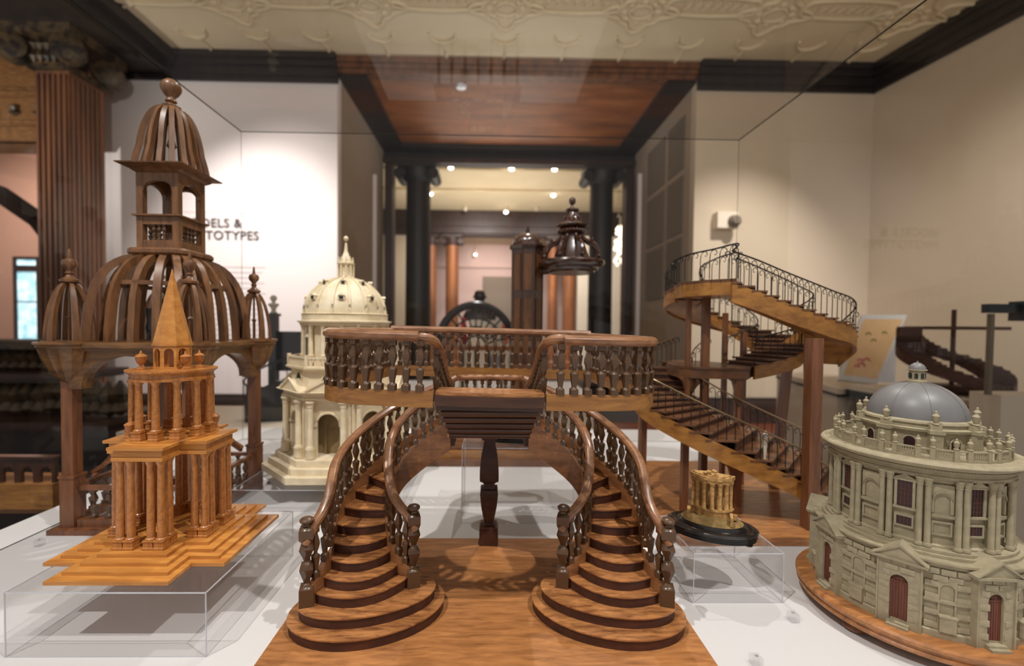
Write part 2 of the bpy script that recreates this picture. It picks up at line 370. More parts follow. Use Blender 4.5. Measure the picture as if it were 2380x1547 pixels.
# portal with black columns at the end of the opening
struct('trim_9', MB().box(-2.22, 2.95, 9.1, 9.5, 3.88, CZ), 'blackwood')
struct('trim_10', MB().box(-2.22, 2.95, 9.02, 9.1, 3.80, 3.90), 'roomwood')
def column(x, y, r, m, label, z1=3.80, cap=True):
    t = thing('wood_column', label, 'column', (x, y, FLZ))
    part('shaft', MB().lathe([(r * 1.02, 0), (r, .8), (r * .93, z1 - .35 - FLZ)], 24, x, y, FLZ, flute=.04), m, t)
    part('base', MB().lathe([(r * 1.35, 0), (r * 1.35, .1), (r * 1.2, .12), (r * 1.28, .2), (r * 1.05, .26)], 24, x, y, FLZ), m, t)
    if cap:
        mb = MB().box(x - r * 1.45, x + r * 1.45, y - r * 1.2, y + r * 1.2, z1 - .1, z1)
        mb.lathe([(r * .93, 0), (r * 1.15, .12), (r * 1.2, .25)], 24, x, y, z1 - .35)
        for sx in (-1, 1):
            mb.M = Matrix.Translation((x + sx * r * 1.25, y, z1 - .22)) @ Matrix.Rotation(pi / 2, 4, 'X')
            mb.lathe([(r * .42, -r), (r * .45, 0), (r * .42, r)], 16); mb.lathe([(.03, -r * 1.15), (.05, -r)], 10); mb.M = Matrix.Identity(4)
        part('capital', mb, m if m == 'blackwood' else 'roomwood', t)
    return t
column(-1.53, 9.25, .27, 'blackwood', 'black fluted wooden column left of the dark portal')
column(2.30, 9.25, .26, 'blackwood', 'black fluted wooden column right of the dark portal')
struct('trim_11', MB().box(-2.2, -2.04, 9.1, 9.4, FLZ, 3.9), 'roomwood')
struct('trim_12', MB().box(2.78, 2.95, 9.1, 9.4, FLZ, 3.9), 'roomwood')
struct('trim_13', MB().box(-2.22, -2.16, 8.3, 8.36, FLZ, 3.3), 'whitewall'); struct('trim_14', MB().box(2.86, 2.93, 8.6, 8.66, FLZ, 3.5), 'whitewall')
# far room: lintel with orange columns, walls
struct('trim_15', MB().box(-6, 6, 14.5, 14.9, 3.47, CZ), 'roomwood')
mb = MB()
for i in range(3): mb.box(-6, 6, 14.40 + i * .03, 14.5, 3.52 + i * .24, 3.58 + i * .24)
struct('trim_16', mb, 'roomwood')
for i, x in enumerate((-1.98, -1.29, 2.05, 2.60)):
    column(x, 14.6, (.17, .22, .16, .22)[i], 'orangewood', 'orange brown column, %s of the four under the far lintel' % ('leftmost', 'second from left', 'third from left', 'rightmost')[i], 3.47)
struct('wall_far_left', MB().box(-6, -2.25, 14.6, 14.75, FLZ, 3.47), 'beige')
struct('wall_far_right', MB().box(2.85, 6, 14.45, 14.6, FLZ, 3.47), 'plinthwhite')
struct('wall_end', MB().box(-8, 8, 20.6, 20.8, FLZ, CZ), 'pink')
struct('trim_17', MB().box(-8, 8, 20.5, 20.6, 3.2, 3.3), 'pink')
a = atY(1122, 642, 20.5); b = atY(1192, 642, 20.5)
struct('door_1', MB().box(a.x, b.x, 20.5, 20.6, FLZ, a.z), 'grey')
struct('wall_side_far_left', MB().box(-6.1, -6, 9.5, 20.6, FLZ, CZ), 'beige'); struct('wall_side_far_right', MB().box(6, 6.1, 9.5, 20.6, FLZ, CZ), 'beige')
struct('wall_room_left', MB().box(-6.0, -2.37, 9.3, 9.45, FLZ, CZ), 'beige'); struct('wall_room_right', MB().box(3.1, 6.0, 9.3, 9.45, FLZ, CZ), 'beige')
mb = MB()
for y in (10.6, 12.2): mb.box(-6, 6, y, y + .12, CZ - .06, CZ)
struct('trim_18', mb, 'ceil')
# track lamps
def lampthing(px, py, Y, label, glow=True, r=.055, dirx=0):
    p = atY(px, py, Y); t = thing('track_spotlight', label, 'lamp', (p.x, p.y, p.z), 'track spotlights')
    mb = MB().lathe([(r * .7, 0), (r, .03), (r, .12), (r * .6, .17)], 16, p.x, p.y, p.z)
    part('lamp_body', mb, 'plinthwhite', t); part('drop_rod', MB().tube([(p.x, p.y, p.z + .15), (p.x, p.y, CZ)], .010, 6), 'grey', t)
    if glow: part('bulb', MB().lathe([(r * .3, -.05), (r * .95, -.03), (r * 1.05, 0), (r * .5, .02)], 16, p.x, p.y, p.z), 'lamp', t)
for a_ in ((1048, 388, 10.2, 'glowing ceiling spotlight above the left black column, brightest', True), (1189, 391, 10.4, 'glowing ceiling spotlight in the middle of the portal, upper row', True),
           (1289, 392, 10.2, 'glowing ceiling spotlight above the carved canopy, upper row', True), (1001, 450, 12.5, 'small glowing spotlight beside the left black column', True),
           (1286, 453, 12.5, 'small glowing spotlight just left of the canopy finial', True), (1082, 490, 14.0, 'unlit white spotlight left of the glowing one on the far lintel', False),
           (1176, 492, 14.0, 'glowing spotlight on the far dark lintel', True), (1247, 490, 14.0, 'unlit white spotlight right of the glowing one on the far lintel', False),
           (1105, 591, 20.2, 'lone glowing spotlight in the farthest pink room', True)):
    lampthing(*a_)
# crystal chandelier seen past the right column
p0 = atY(1438, 500, 11.5)
t = thing('crystal_chandelier', 'bright crystal chandelier between the right black column and the pilaster', 'chandelier', (p0.x, p0.y, p0.z - 1.3))
mb = MB().tube([(p0.x - .03, p0.y, p0.z - .05), (p0.x, p0.y, p0.z + .03), (p0.x + .05, p0.y, p0.z - .05), (p0.x + .05, p0.y, p0.z - .25)], .022, 8)
mb.tube([(p0.x, p0.y, p0.z), (p0.x, p0.y, CZ)], .01, 6); part('hanger', mb, 'finialwhite', t)
mb = MB()
for k in range(46):
    a = random.random() * 2 * pi; h = random.random(); r = .13 * (1 - .25 * abs(h - .6)) * random.uniform(.5, 1)
    x, y, z = p0.x + .02 + r * cos(a), p0.y + r * sin(a), p0.z - .3 - h * 1.0
    mb.lathe([(.004, -.05), (.035, 0), (.004, .05)], 6, x, y, z)
part('crystal_drop', mb, 'crystal', t)['kind'] = 'stuff'
# ---- left side: fluted pilaster, lintel and the room beyond
t = thing('fluted_pilaster', 'large fluted reddish oak pilaster with dark carved capital at the left wall', 'pilaster', (-5.28, 5.66, FLZ))
mb = MB().box(-5.47, -5.08, 5.42, 5.9, -.35, 3.5)
for k in range(6): mb.box(-5.455 + k * .064, -5.425 + k * .064, 5.40, 5.43, -.3, 3.45)
for k in range(7): mb.box(-5.09, -5.065, 5.44 + k * .064, 5.47 + k * .064, -.3, 3.45)
part('shaft', mb, 'pilaster', t)
mb = MB()
for d, z0, z1 in ((.22, FLZ, -.6), (.26, -.6, -.55), (.2, -.55, -.5), (.14, -.5, -.46), (.17, -.46, -.4), (.08, -.4, -.35)): mb.box(-5.47 - d, -5.08 + d, 5.42 - d, 5.9 + d * .3, z0, z1)
part('base', mb, 'roomwood', t)
mb = MB().box(-5.52, -5.03, 5.37, 5.95, 3.5, 3.56).box(-5.7, -4.86, 5.2, 6.0, 3.82, 3.93)
for sx, sy in ((-5.6, 5.3), (-4.96, 5.3), (-4.96, 5.85)):
    mb.M = Matrix.Translation((sx, sy, 3.68)) @ Matrix.Rotation(pi / 2, 4, 'X') @ Matrix.Rotation(.5, 4, 'Y')
    mb.lathe([(.05, -.12), (.15, -.1), (.17, 0), (.15, .1), (.05, .12)], 16); mb.M = Matrix.Identity(4)
for k in range(7): mb.lathe([(.01, 0), (.05, .06), (.03, .14), (.06, .2), (.01, .26)], 8, -5.5 + k * .08, 5.36, 3.56)
part('capital', mb, 'carved', t, label='dark carved capital with scrolls')
mb = MB().box(-7.5, -4.62, 1.2, 5.9, 3.93, 4.0).box(-7.5, -4.52, 1.2, 6.4, 4.0, 4.12).box(-7.5, -4.42, 1.2, 6.4, 4.12, CZ)
struct('trim_19', mb, 'blackwood')
mb = MB().box(-14, -5.45, 5.7, 6.1, 2.76, CZ)
for z0, z1, d in ((2.76, 2.93, .05), (2.98, 3.02, .03), (3.3, 3.36, .07), (3.36, 3.42, .03), (3.75, 3.85, .1), (3.85, 4.0, .16)): mb.box(-14, -5.45, 5.7 - d, 5.75, z0, z1)
lt = struct('trim_20', mb, 'brownh')
for k in range(12):
    inst('carving', (MB().lathe([(.01, 0), (.06, .03), (.03, .06), (.05, .1), (.01, .14)], 8)).mesh('carving', 'carved'), lt, (-9 + k * .3, 5.68, 3.08))
struct('wall_side_room', MB().box(-14, -5.7, 9.4, 9.5, FLZ, CZ), 'salmon')
mb = MB()
A = atY(0, 450, 7.0); B = atY(90, 512, 7.0)
mb.tube([(A.x - 1.5, 7.0, A.z + .42), (A.x - .6, 7.0, A.z + .22), (A.x, 7.0, A.z), (B.x, 7.0, B.z), (B.x + .35, 7.0, B.z - .5), (B.x + .45, 7, -.9)], .15, 8, rh=.13)
struct('trim_21', mb, 'matteblack')
A = atY(32, 602, 9.3); B = atY(84, 800, 9.3)
wd = struct('window_1', MB().box(A.x, B.x, 9.36, 9.39, B.z, A.z), 'daylight')
mb = MB().box(A.x - .05, A.x, 9.32, 9.4, B.z, A.z + .06).box(B.x, B.x + .05, 9.32, 9.4, B.z, A.z + .06).box(A.x, B.x, 9.32, 9.4, A.z, A.z + .06).box(A.x, B.x, 9.32, 9.4, (A.z + B.z) / 2, (A.z + B.z) / 2 + .02).box(A.x, B.x, 9.32, 9.36, A.z - .25, A.z - .12)
part('window_frame', mb, 'roomwood', wd)
# carved mantel / chest at left
t = thing('carved_sideboard', 'dark carved wooden sideboard with shelves and gilt carving left of the case', 'sideboard', (-5.2, 4.6, FLZ))
mb = MB().box(-8, -4.45, 4.45, 5.1, .22, .27).box(-8, -4.6, 4.55, 5.1, .27, .30); part('top', mb, 'carved', t)
part('shelf', MB().box(-8, -4.15, 4.3, 5.1, -.06, -.01).box(-8, -4.2, 4.35, 5.1, -.1, -.06), 'roomwood', t)
part('shelf', MB().box(-8, -3.75, 4.2, 5.1, -.52, -.46).box(-8, -3.8, 4.25, 5.1, -.56, -.52), 'roomwood', t)
part('back_panel', MB().box(-8, -4.7, 4.9, 5.1, -.5, .22), 'blackwood', t)
part('base', MB().box(-8, -3.7, 4.3, 5.1, FLZ, -.56), 'blackwood', t)
cm = MB().lathe([(.01, 0), (.07, .04), (.04, .09), (.08, .15), (.03, .21), (.01, .24)], 9).mesh('carving', 'carved')
for k in range(14):
    x = -5.6 + k * .1; inst('carving', cm, t, (x, 4.62, -.01), random.random() * 3)
for k in range(16):
    x = -5.4 + k * .11; inst('carving', cm, t, (x, 4.5, -.46 + random.random() * .05), random.random() * 3, (1.3, 1.3, 1.5))

# wall lettering
t = thing('wall_lettering', 'black sans serif wall title MODELS & PROTOTYPES on the white wall', 'wall text', (-4.4, BW - .01, 1.68))
for body, z in (('MODELS &', 0), ('PROTOTYPES', -.175)):
    cu = bpy.data.curves.new('text_line', 'FONT'); cu.body = body; cu.size = .178; cu.extrude = .004; cu.space_character = 1.06; cu.offset = .0022
    cu.materials.append(M['text']); o = bpy.data.objects.new('text_line', bpy.data.meshes.new_from_object(bpy.data.objects.new('tmp', cu)))
    place(o, Matrix.Translation((-4.46, BW - .008, 1.875 + z)) @ Matrix.Rotation(pi / 2, 4, 'X'), t)
mb = MB()
for k in range(14): mb.box(-4.46, -3.25 - .12 * ((k * 7) % 5) / 5, BW - .004, BW + .01, 1.3 - k * .075, 1.318 - k * .075)
mb.box(-4.46, -3.2, BW - .004, BW + .01, 2.08, 2.09)
part('text_block', mb, 'fainttext', t, label='block of small faint grey lines under the title')['kind'] = 'stuff'
# wall fixture at the right
t = thing('wall_sensor', 'white box shaped fixture high on the beige wall right of the opening', 'wall fixture', (3.37, BW - .1, 1.95))
part('housing', MB().box(3.22, 3.52, BW - .16, BW, 1.93, 2.16), 'plinthwhite', t)
mb = MB(); mb.M = Matrix.Translation((3.45, BW - .16, 2.02)) @ Matrix.Rotation(pi / 2, 4, 'X'); mb.lathe([(.09, 0), (.08, .06), (.05, .1)], 16)
part('lens', mb, 'grey', t)

# ============================================================ CASE TABLE AND GLASS
t = thing('display_table', 'white topped table of the large glass display case', 'table', (0, 1.1, FLZ))
part('table_top', MB().box(-1.17, 1.2, -.12, 2.12, -.03, 0), 'white', t)
part('table_body', MB().box(-1.1, 1.12, -.08, 2.05, FLZ, -.03), 'plinthwhite', t)
GX0, GX1, GY0, GY1, GT = -1.065, 1.065, -.03, 1.90, 1.312
t = thing('glass_case', 'large clear glass display case over all the wooden models', 'display case', (0, 1.0, 0))
def quad(name, vs, m, par): return part(name, MB().add(vs, [(0, 1, 2, 3)]), m, par)
quad('top_pane', [(GX0, GY0, GT), (GX1, GY0, GT), (GX1, GY1, GT), (GX0, GY1, GT)], 'topglass', t)
quad('side_pane', [(GX0, GY0, .001), (GX0, GY1, .001), (GX0, GY1, GT), (GX0, GY0, GT)], 'glass', t)
quad('side_pane', [(GX1, GY0, .001), (GX1, GY1, .001), (GX1, GY1, GT), (GX1, GY0, GT)], 'glass', t)
quad('back_pane', [(GX0, GY1, .001), (GX1, GY1, .001), (GX1, GY1, GT), (GX0, GY1, GT)], 'glass', t)
quad('front_pane', [(GX0, GY0, .001), (GX1, GY0, .001), (GX1, GY0, GT), (GX0, GY0, GT)], 'glass', t)
mb = MB()
for x in (GX0, GX1): mb.tube([(x, GY0, GT), (x, GY1, GT)], .0022, 4)
mb.tube([(GX0, GY1, GT), (GX1, GY1, GT)], .0018, 4)
for x in (GX0, GX1): mb.tube([(x, GY1, 0), (x, GY1, GT)], .0008, 4)
part('edge_seam', mb, 'glassedge', t)
part('bottom_seam', MB().box(GX0 - .003, GX0, GY0, GY1, 0, .001).box(GX1, GX1 + .003, GY0, GY1, 0, .001).box(GX0, GX1, GY1, GY1 + .003, 0, .001), 'glassedge', t)
def riser_box(x0, x1, y0, y1, h, label, e=.0022, z=0.0005):
    t = thing('acrylic_riser', label, 'display riser', ((x0 + x1) / 2, (y0 + y1) / 2, z), 'clear acrylic risers')
    q = MB().add([(x0, y0, z), (x1, y0, z), (x1, y0, h), (x0, y0, h)], [(0, 1, 2, 3)]); part('front_panel', q, 'acrylic', t)
    q = MB().add([(x0, y1, z), (x1, y1, z), (x1, y1, h), (x0, y1, h)], [(0, 1, 2, 3)]); part('back_panel', q, 'acrylic', t)
    for x in (x0, x1): part('side_panel', MB().add([(x, y0, z), (x, y1, z), (x, y1, h), (x, y0, h)], [(0, 1, 2, 3)]), 'acrylic', t)
    part('top_panel', MB().add([(x0, y0, h), (x1, y0, h), (x1, y1, h), (x0, y1, h)], [(0, 1, 2, 3)]), 'acrylic', t)
    g = 'acryledge'
    mb = MB()
    for y in (y0, y1): mb.tube([(x0, y, h - e / 2), (x1, y, h - e / 2)], e / 2, 4)
    for x in (x0, x1): mb.tube([(x, y0, h - e / 2), (x, y1, h - e / 2)], e / 2, 4)
    for x in (x0, x1):
        for y in (y0, y1): mb.tube([(x, y, z), (x, y, h)], e / 2, 4)
    for y in (y0, y1): mb.tube([(x0, y, z + .0003), (x1, y, z + .0003)], .0005, 4)
    for x in (x0, x1): mb.tube([(x, y0, z + .0003), (x, y1, z + .0003)], .0005, 4)
    part('edge', mb, g, t); return t
m = glassmat('acrylic_edge_clear', (.80, .80, .82), 1.6, .45); M['acryledge'] = m
riser_box(-.717, -.4215, .652, .940, .0985, 'wide clear acrylic riser under the yellow wood temple model')
riser_box(.3728, .537, .779, .937, .092, 'small clear acrylic riser under the cork ruin')
riser_box(-.069, .24, 1.10, 1.235, .192, 'tall clear acrylic riser behind the turned pillar')
riser_box(-.684, -.238, 1.165, 1.69, .0585, 'low clear acrylic riser under the cream domed church')
# small numbered acrylic cubes
for (px, py, txt, lab) in ((1843, 1442, '11', 'tiny clear cube label numbered 11 beside the small riser'), (1757, 1545, '10', 'tiny clear cube label numbered 10 right of the staircase board'), (92, 1268, '6', 'tiny clear cube label on the table left of the yellow temple')):
    p = atZ(px, py, 0); t = thing('number_cube', lab, 'label', (p.x, p.y, 0), 'number cubes')
    part('cube', MB().box(p.x - .007, p.x + .007, p.y - .007, p.y + .007, .0005, .014), 'acrylic', t)
    cu = bpy.data.curves.new('number', 'FONT'); cu.body = txt; cu.size = .006; cu.extrude = .0002; cu.align_x = 'CENTER'; cu.materials.append(M['text'])
    place(bpy.data.objects.new('number', bpy.data.meshes.new_from_object(bpy.data.objects.new('tmp', cu))), Matrix.Translation((p.x, p.y - .002, .0142)), t)

# ============================================================ MAIN DOUBLE STAIRCASE MODEL
mt = thing('double_staircase_model', 'large brown wooden double staircase model with curved flights meeting at a raised gallery, front centre', 'staircase model', (0, .8, 0))
BZ = .02; RZ = .0175
mb = MB().prism([(-.33, .40), (.33, .40), (.33, .983), (-.33, .983)], .004, BZ - .003)
mb.prism([(-.327, .403), (.327, .403), (.327, .980), (-.327, .980)], BZ - .003, BZ)
mb.prism([(-.326, .404), (.326, .404), (.326, .978), (-.326, .978)], 0, .004)
part('base_board', mb, 'board', mt, label='flat golden brown base board')
balp = [(1, 0), (1, .11), (.9, .125), (.62, .14), (.55, .16), (.8, .30), (.98, .42), (.9, .445), (.72, .455), (.42, .475), (.38, .50), (.62, .56), (.92, .66), (.86, .72), (.5, .84), (.42, .87), (.6, .885), (.85, .90), (.85, 1)]
BAL = MB().lathe([(r * sqrt(2), z) for r, z in balp], 4, ph=pi / 4).mesh('baluster', 'baluster', 25)
newp = [(1, 0), (1, .2), (.92, .215), (.6, .225), (.38, .25), (.5, .30), (.95, .42), (.85, .46), (.45, .485), (.38, .51), (.55, .56), (.98, .65), (.75, .71), (.5, .735), (.9, .75), (1, .77), (1, .87), (.9, .885), (.42, .90), (.42, .92)]
NEW = MB().lathe([(r * sqrt(2), z) for r, z in newp], 4, ph=pi / 4)
NEW.lathe([(.42, .92), (.75, .93), (1.02, .955), (1.0, .975), (.7, .993), (.2, 1.0)], 12); NEW = NEW.mesh('newel_post', 'baluster', 25)
OUT = [(-.289, .688), (-.281, .694), (-.272, .709), (-.268, .730), (-.271, .752), (-.2765, .784), (-.275, .818), (-.265, .855), (-.248, .891), (-.225, .924), (-.198, .950), (-.168, .970), (-.137, .984), (-.106, .996), (-.077, 1.004)]
INN = [(-.124, .739), (-.134, .741), (-.153, .748), (-.168, .760), (-.177, .776), (-.183, .7915), (-.187, .807), (-.189, .822), (-.187, .836), (-.180, .848), (-.168, .856), (-.150, .861), (-.128, .864), (-.105, .865), (-.077, .865)]
def mirror(P, s): return [(p[0] * s,) + tuple(p[1:]) for p in P]
def ellip(cx, cy, a, b, rot, n=44):
    return [(cx + a * cos(t) * cos(rot) - b * sin(t) * sin(rot), cy + a * cos(t) * sin(rot) + b * sin(t) * cos(rot)) for t in (2 * pi * k / n for k in range(n))]
for s in (1, -1):
    for k, (a, b) in enumerate(((.125, .084), (.110, .060))):
        E_ = mirror(ellip(-.197, .720, a, b, radians(15) ), s); z1 = BZ + RZ * (k + 1)
        E2 = mirror(ellip(-.197, .720, a - .002, b - .002, radians(15)), s)
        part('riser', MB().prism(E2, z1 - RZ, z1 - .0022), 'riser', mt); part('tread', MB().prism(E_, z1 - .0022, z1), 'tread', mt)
    bows = [0, .036, .032, .026, .020, .014, .008, .004, .001, 0, 0, 0, 0, 0, 0]
    for k in range(1, 15):
        o0, i0 = Vector(OUT[k]), Vector(INN[k]); kk = min(k + 1, 14); o1, i1 = Vector(OUT[kk]), Vector(INN[kk])
        if k == 14: o1 = Vector((-.076, 1.004)); i1 = Vector((-.076, .865)); continue
        z1 = BZ + RZ * (k + 2); d = (i0 - o0); nrm = Vector((d.y, -d.x)).normalized(); bow = bows[k]
        if nrm.y > 0 and k < 10: nrm = -nrm
        fr = [o0.lerp(i0, u) + nrm * bow * (1 - (2 * u - 1) ** 2) for u in [j / 10 for j in range(11)]]
        back = [i1.lerp(o1, u) + (i1 - i0) * .0 for u in (0, .5, 1)]
        ext = (o1 - o0).lerp(i1 - i0, .5) * .25
        P = [tuple(v) for v in fr] + [tuple(v + ext) for v in back]
        P2 = [tuple(v + (-nrm) * .0018) for v in fr] + [tuple(v + ext) for v in back]
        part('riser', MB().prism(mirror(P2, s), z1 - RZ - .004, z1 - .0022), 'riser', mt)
        part('tread', MB().prism(mirror(P, s), z1 - .0022, z1), 'tread', mt)
    zs = [BZ + RZ * (k + 2) for k in range(15)]
    # stringers and soffit
    for nm, path, off in (('outer', OUT, 0), ('inner', INN, 0)):
        sp = spline([(p[0], p[1], z) for p, z in zip(path, zs)], 70)
        sp = [p for p in sp]
        P = mirror([(p.x, p.y) for p in sp], s)
        mb = MB().band(P, [max(BZ + .0005, p.z - .046) for p in sp], [p.z + .012 for p in sp], .010)
        part('stringer', mb, 'stringer', mt)
        cap = MB().tube(mirror([(p.x, p.y, p.z + .0135) for p in sp], s), .007, 4, rh=.003); part('string_cap', cap, 'rail', mt)
    so = spline([(p[0], p[1], z) for p, z in zip(OUT, zs)], 50); si = spline([(p[0], p[1], z) for p, z in zip(INN, zs)], 50)
    vs = []; fs = []
    for a, b in zip(so, si): vs += [(a.x * s, a.y, max(BZ + .001, a.z - .042)), (b.x * s, b.y, max(BZ + .001, b.z - .042))]
    fs = [(2 * i, 2 * i + 1, 2 * i + 3, 2 * i + 2) for i in range(50)]
    part('soffit', MB().add(vs, fs), 'stringer', mt)
    # handrails
    ho = [.099, .101, .103, .104, .104, .104, .103, .102, .101, .10, .098, .094, .09, .085, .081]
    hi = [.098, .100, .100, .099, .097, .095, .093, .091, .09, .09, .089, .088, .087, .085, .083]
    railo = spline([(p[0], p[1], z + h) for p, z, h in zip(OUT, zs, ho)], 80)
    raili = spline([(p[0], p[1], z + h) for p, z, h in zip(INN, zs, hi)], 80)
    up = spline([(-.077, .865, zs[-1] + .083), (-.0795, .80, .404), (-.081, .74, .435), (-.083, .69, .466), (-.092, .664, .479), (-.115, .6565, .481)], 30)
    part('handrail', MB().tube(mirror([tuple(p) for p in raili[:-1] + up], s), .0085, 10, rh=.0078), 'rail', mt)
    part('handrail', MB().tube(mirror([tuple(p) for p in railo], s), .0085, 10, rh=.0078), 'rail', mt)
    # newels
    inst('newel_post', NEW, mt, (-.288 * s, .692, BZ + 2 * RZ), .27 * s, (.0108, .0108, .140))
    inst('newel_post', NEW, mt, (-.128 * s, .742, BZ + 2 * RZ), .27 * s, (.0105, .0105, .140))
    # balusters on both strings
    for path, hh in ((OUT, ho), (INN, hi)):
        sp = spline([(p[0], p[1], z) for p, z in zip(path, zs)], 80); hs = spline([(h, 0, 0) for h in hh], 80)
        tot = []; d = 0; nxt = .016
        for i in range(1, len(sp)):
            seg = (Vector((sp[i].x, sp[i].y)) - Vector((sp[i - 1].x, sp[i - 1].y))).length; d += seg
            if d >= nxt and i < 80:
                nxt += .0182 if path is OUT else .0162
                tg = sp[i] - sp[i - 1]; a = atan2(tg.y, tg.x * s)
                b0 = sp[i].z + .015; h = sp[i].z + hs[i].x - .005 - b0
                inst('baluster', BAL, mt, (sp[i].x * s, sp[i].y, b0), a, (.0051, .0051, h))
    # central flight baluster line
    for k, (p, tg) in enumerate(resample(up[:20], .017)):
        if k == 0: continue
        u = (.865 - p.y) / .22; zf = .297 + .103 * max(0, min(1, u * 1.0)); 
        inst('baluster', BAL, mt, (p.x * s, p.y, zf), 0, (.0051, .0051, p.z - .006 - zf))
# landing rail, landing
lr = spline([(-.077, 1.004, zs[-1] + .081), (-.066, 1.016, .379), (-.045, 1.021, .379), (0, 1.022, .379), (.045, 1.021, .379), (.066, 1.016, .379), (.077, 1.004, zs[-1] + .081)], 40)
part('handrail', MB().tube([tuple(p) for p in lr], .0085, 10, rh=.0075), 'rail', mt)
for k in range(7): inst('baluster', BAL, mt, (-.054 + k * .018, 1.02, .299), 0, (.0051, .0051, .074))
part('landing', MB().box(-.08, .08, .83, 1.03, .287, .298), 'tread', mt)
part('landing_fascia', MB().box(-.078, .078, .875, 1.026, .279, .287), 'darkstep', mt)
# central flight of dark moulded steps rising toward the viewer
for k in range(6):
    y = .662 + .029 * k; z = .3790 - .0160 * k; hw = .0775 - .0006 * k
    mb = MB().box(-hw, hw, y + .004, y + .062, z - .0065, z + .002)
    mb.tube([(-hw, y + .001, z - .001), (hw, y + .001, z - .001)], .0062, 10)
    mb.box(-hw + .001, hw - .001, y + .026, y + .036, z - .014, z - .004)
    part('step', mb, 'darkstep', mt)
for x in (-.0765, .0765): part('stringer', MB().band([(x, .672), (x, .84)], [.380, .287], [.398, .300], .003), 'darkstep', mt)
FR = Matrix.Translation((0, 0, .4)) @ Matrix.Rotation(.018, 4, 'Y') @ Matrix.Translation((0, 0, -.4))
lip = [(-.0815, .652), (-.06, .6465), (-.03, .6445), (0, .644), (.03, .6445), (.06, .6465), (.0815, .652)]
part('top_step', MB().prism(lip + [(.0815, .70), (-.0815, .70)], .3955, .4005), 'tread', mt)
part('top_step_fascia', MB().band(lip, [.380] * 7, [.3955] * 7, .006).box(-.079, .079, .655, .668, .372, .396).tube([(x, y + .003, .3835) for x, y in lip], .003, 6), 'darkstep', mt)
# gallery curb, rail and balusters
GP = [(-.084, .652), (-.12, .6525), (-.165, .657), (-.205, .665), (-.238, .680), (-.258, .702), (-.267, .730), (-.267, .775), (-.26, .85), (-.247, .95), (-.235, 1.048)]
gl = spline([(x, y, 0) for x, y in GP], 70)
for s in (1, -1):
    P = mirror([(p.x, p.y) for p in gl], s)
    part('gallery_fascia', MB().band(P, [.3765] * 71, [.400] * 71, .009), 'fascia', mt)
    part('handrail', MB().tube([(x, y, .4815) for x, y in P if abs(x) > .108 or y > .8], .0092, 10, rh=.0082), 'rail', mt)
    for k, (p, tg) in enumerate(resample([(x, y, 0) for x, y in P], .0205)):
        if k == 0: continue
        inst('baluster', BAL, mt, (p.x, p.y, .400), atan2(tg.y, tg.x), (.0056, .0056, .0750))
part('gallery_fascia', MB().box(-.235, .235, 1.043, 1.053, .3765, .4), 'fascia', mt)
part('handrail', MB().tube([(-.237, 1.048, .4865), (0, 1.048, .4865), (.237, 1.048, .4865)], .0092, 10, rh=.0085), 'rail', mt)
for k in range(22): inst('baluster', BAL, mt, (-.215 + .0205 * k, 1.048, .400), 0, (.0052, .0052, .079))
FR = Matrix.Identity(4)
pil = [(.0205, 0), (.0205, .034), (.019, .0345), (.0185, .0405), (.012, .042), (.0098, .045), (.0098, .048), (.0129, .062), (.0172, .087), (.0196, .112), (.0192, .118), (.0178, .1215), (.0135, .1225), (.0125, .127), (.0105, .130), (.0105, .134), (.0145, .137), (.0155, .1385), (.020, .141), (.0208, .148), (.0205, .168), (.018, .192), (.0135, .216), (.0118, .230), (.0165, .231), (.0165, .2595)]
part('pillar', MB().lathe([(r * sqrt(2), z) for r, z in pil], 4, 0, .965, BZ, ph=pi / 4), 'riser', mt, 25, 'dark turned square pillar under the landing')

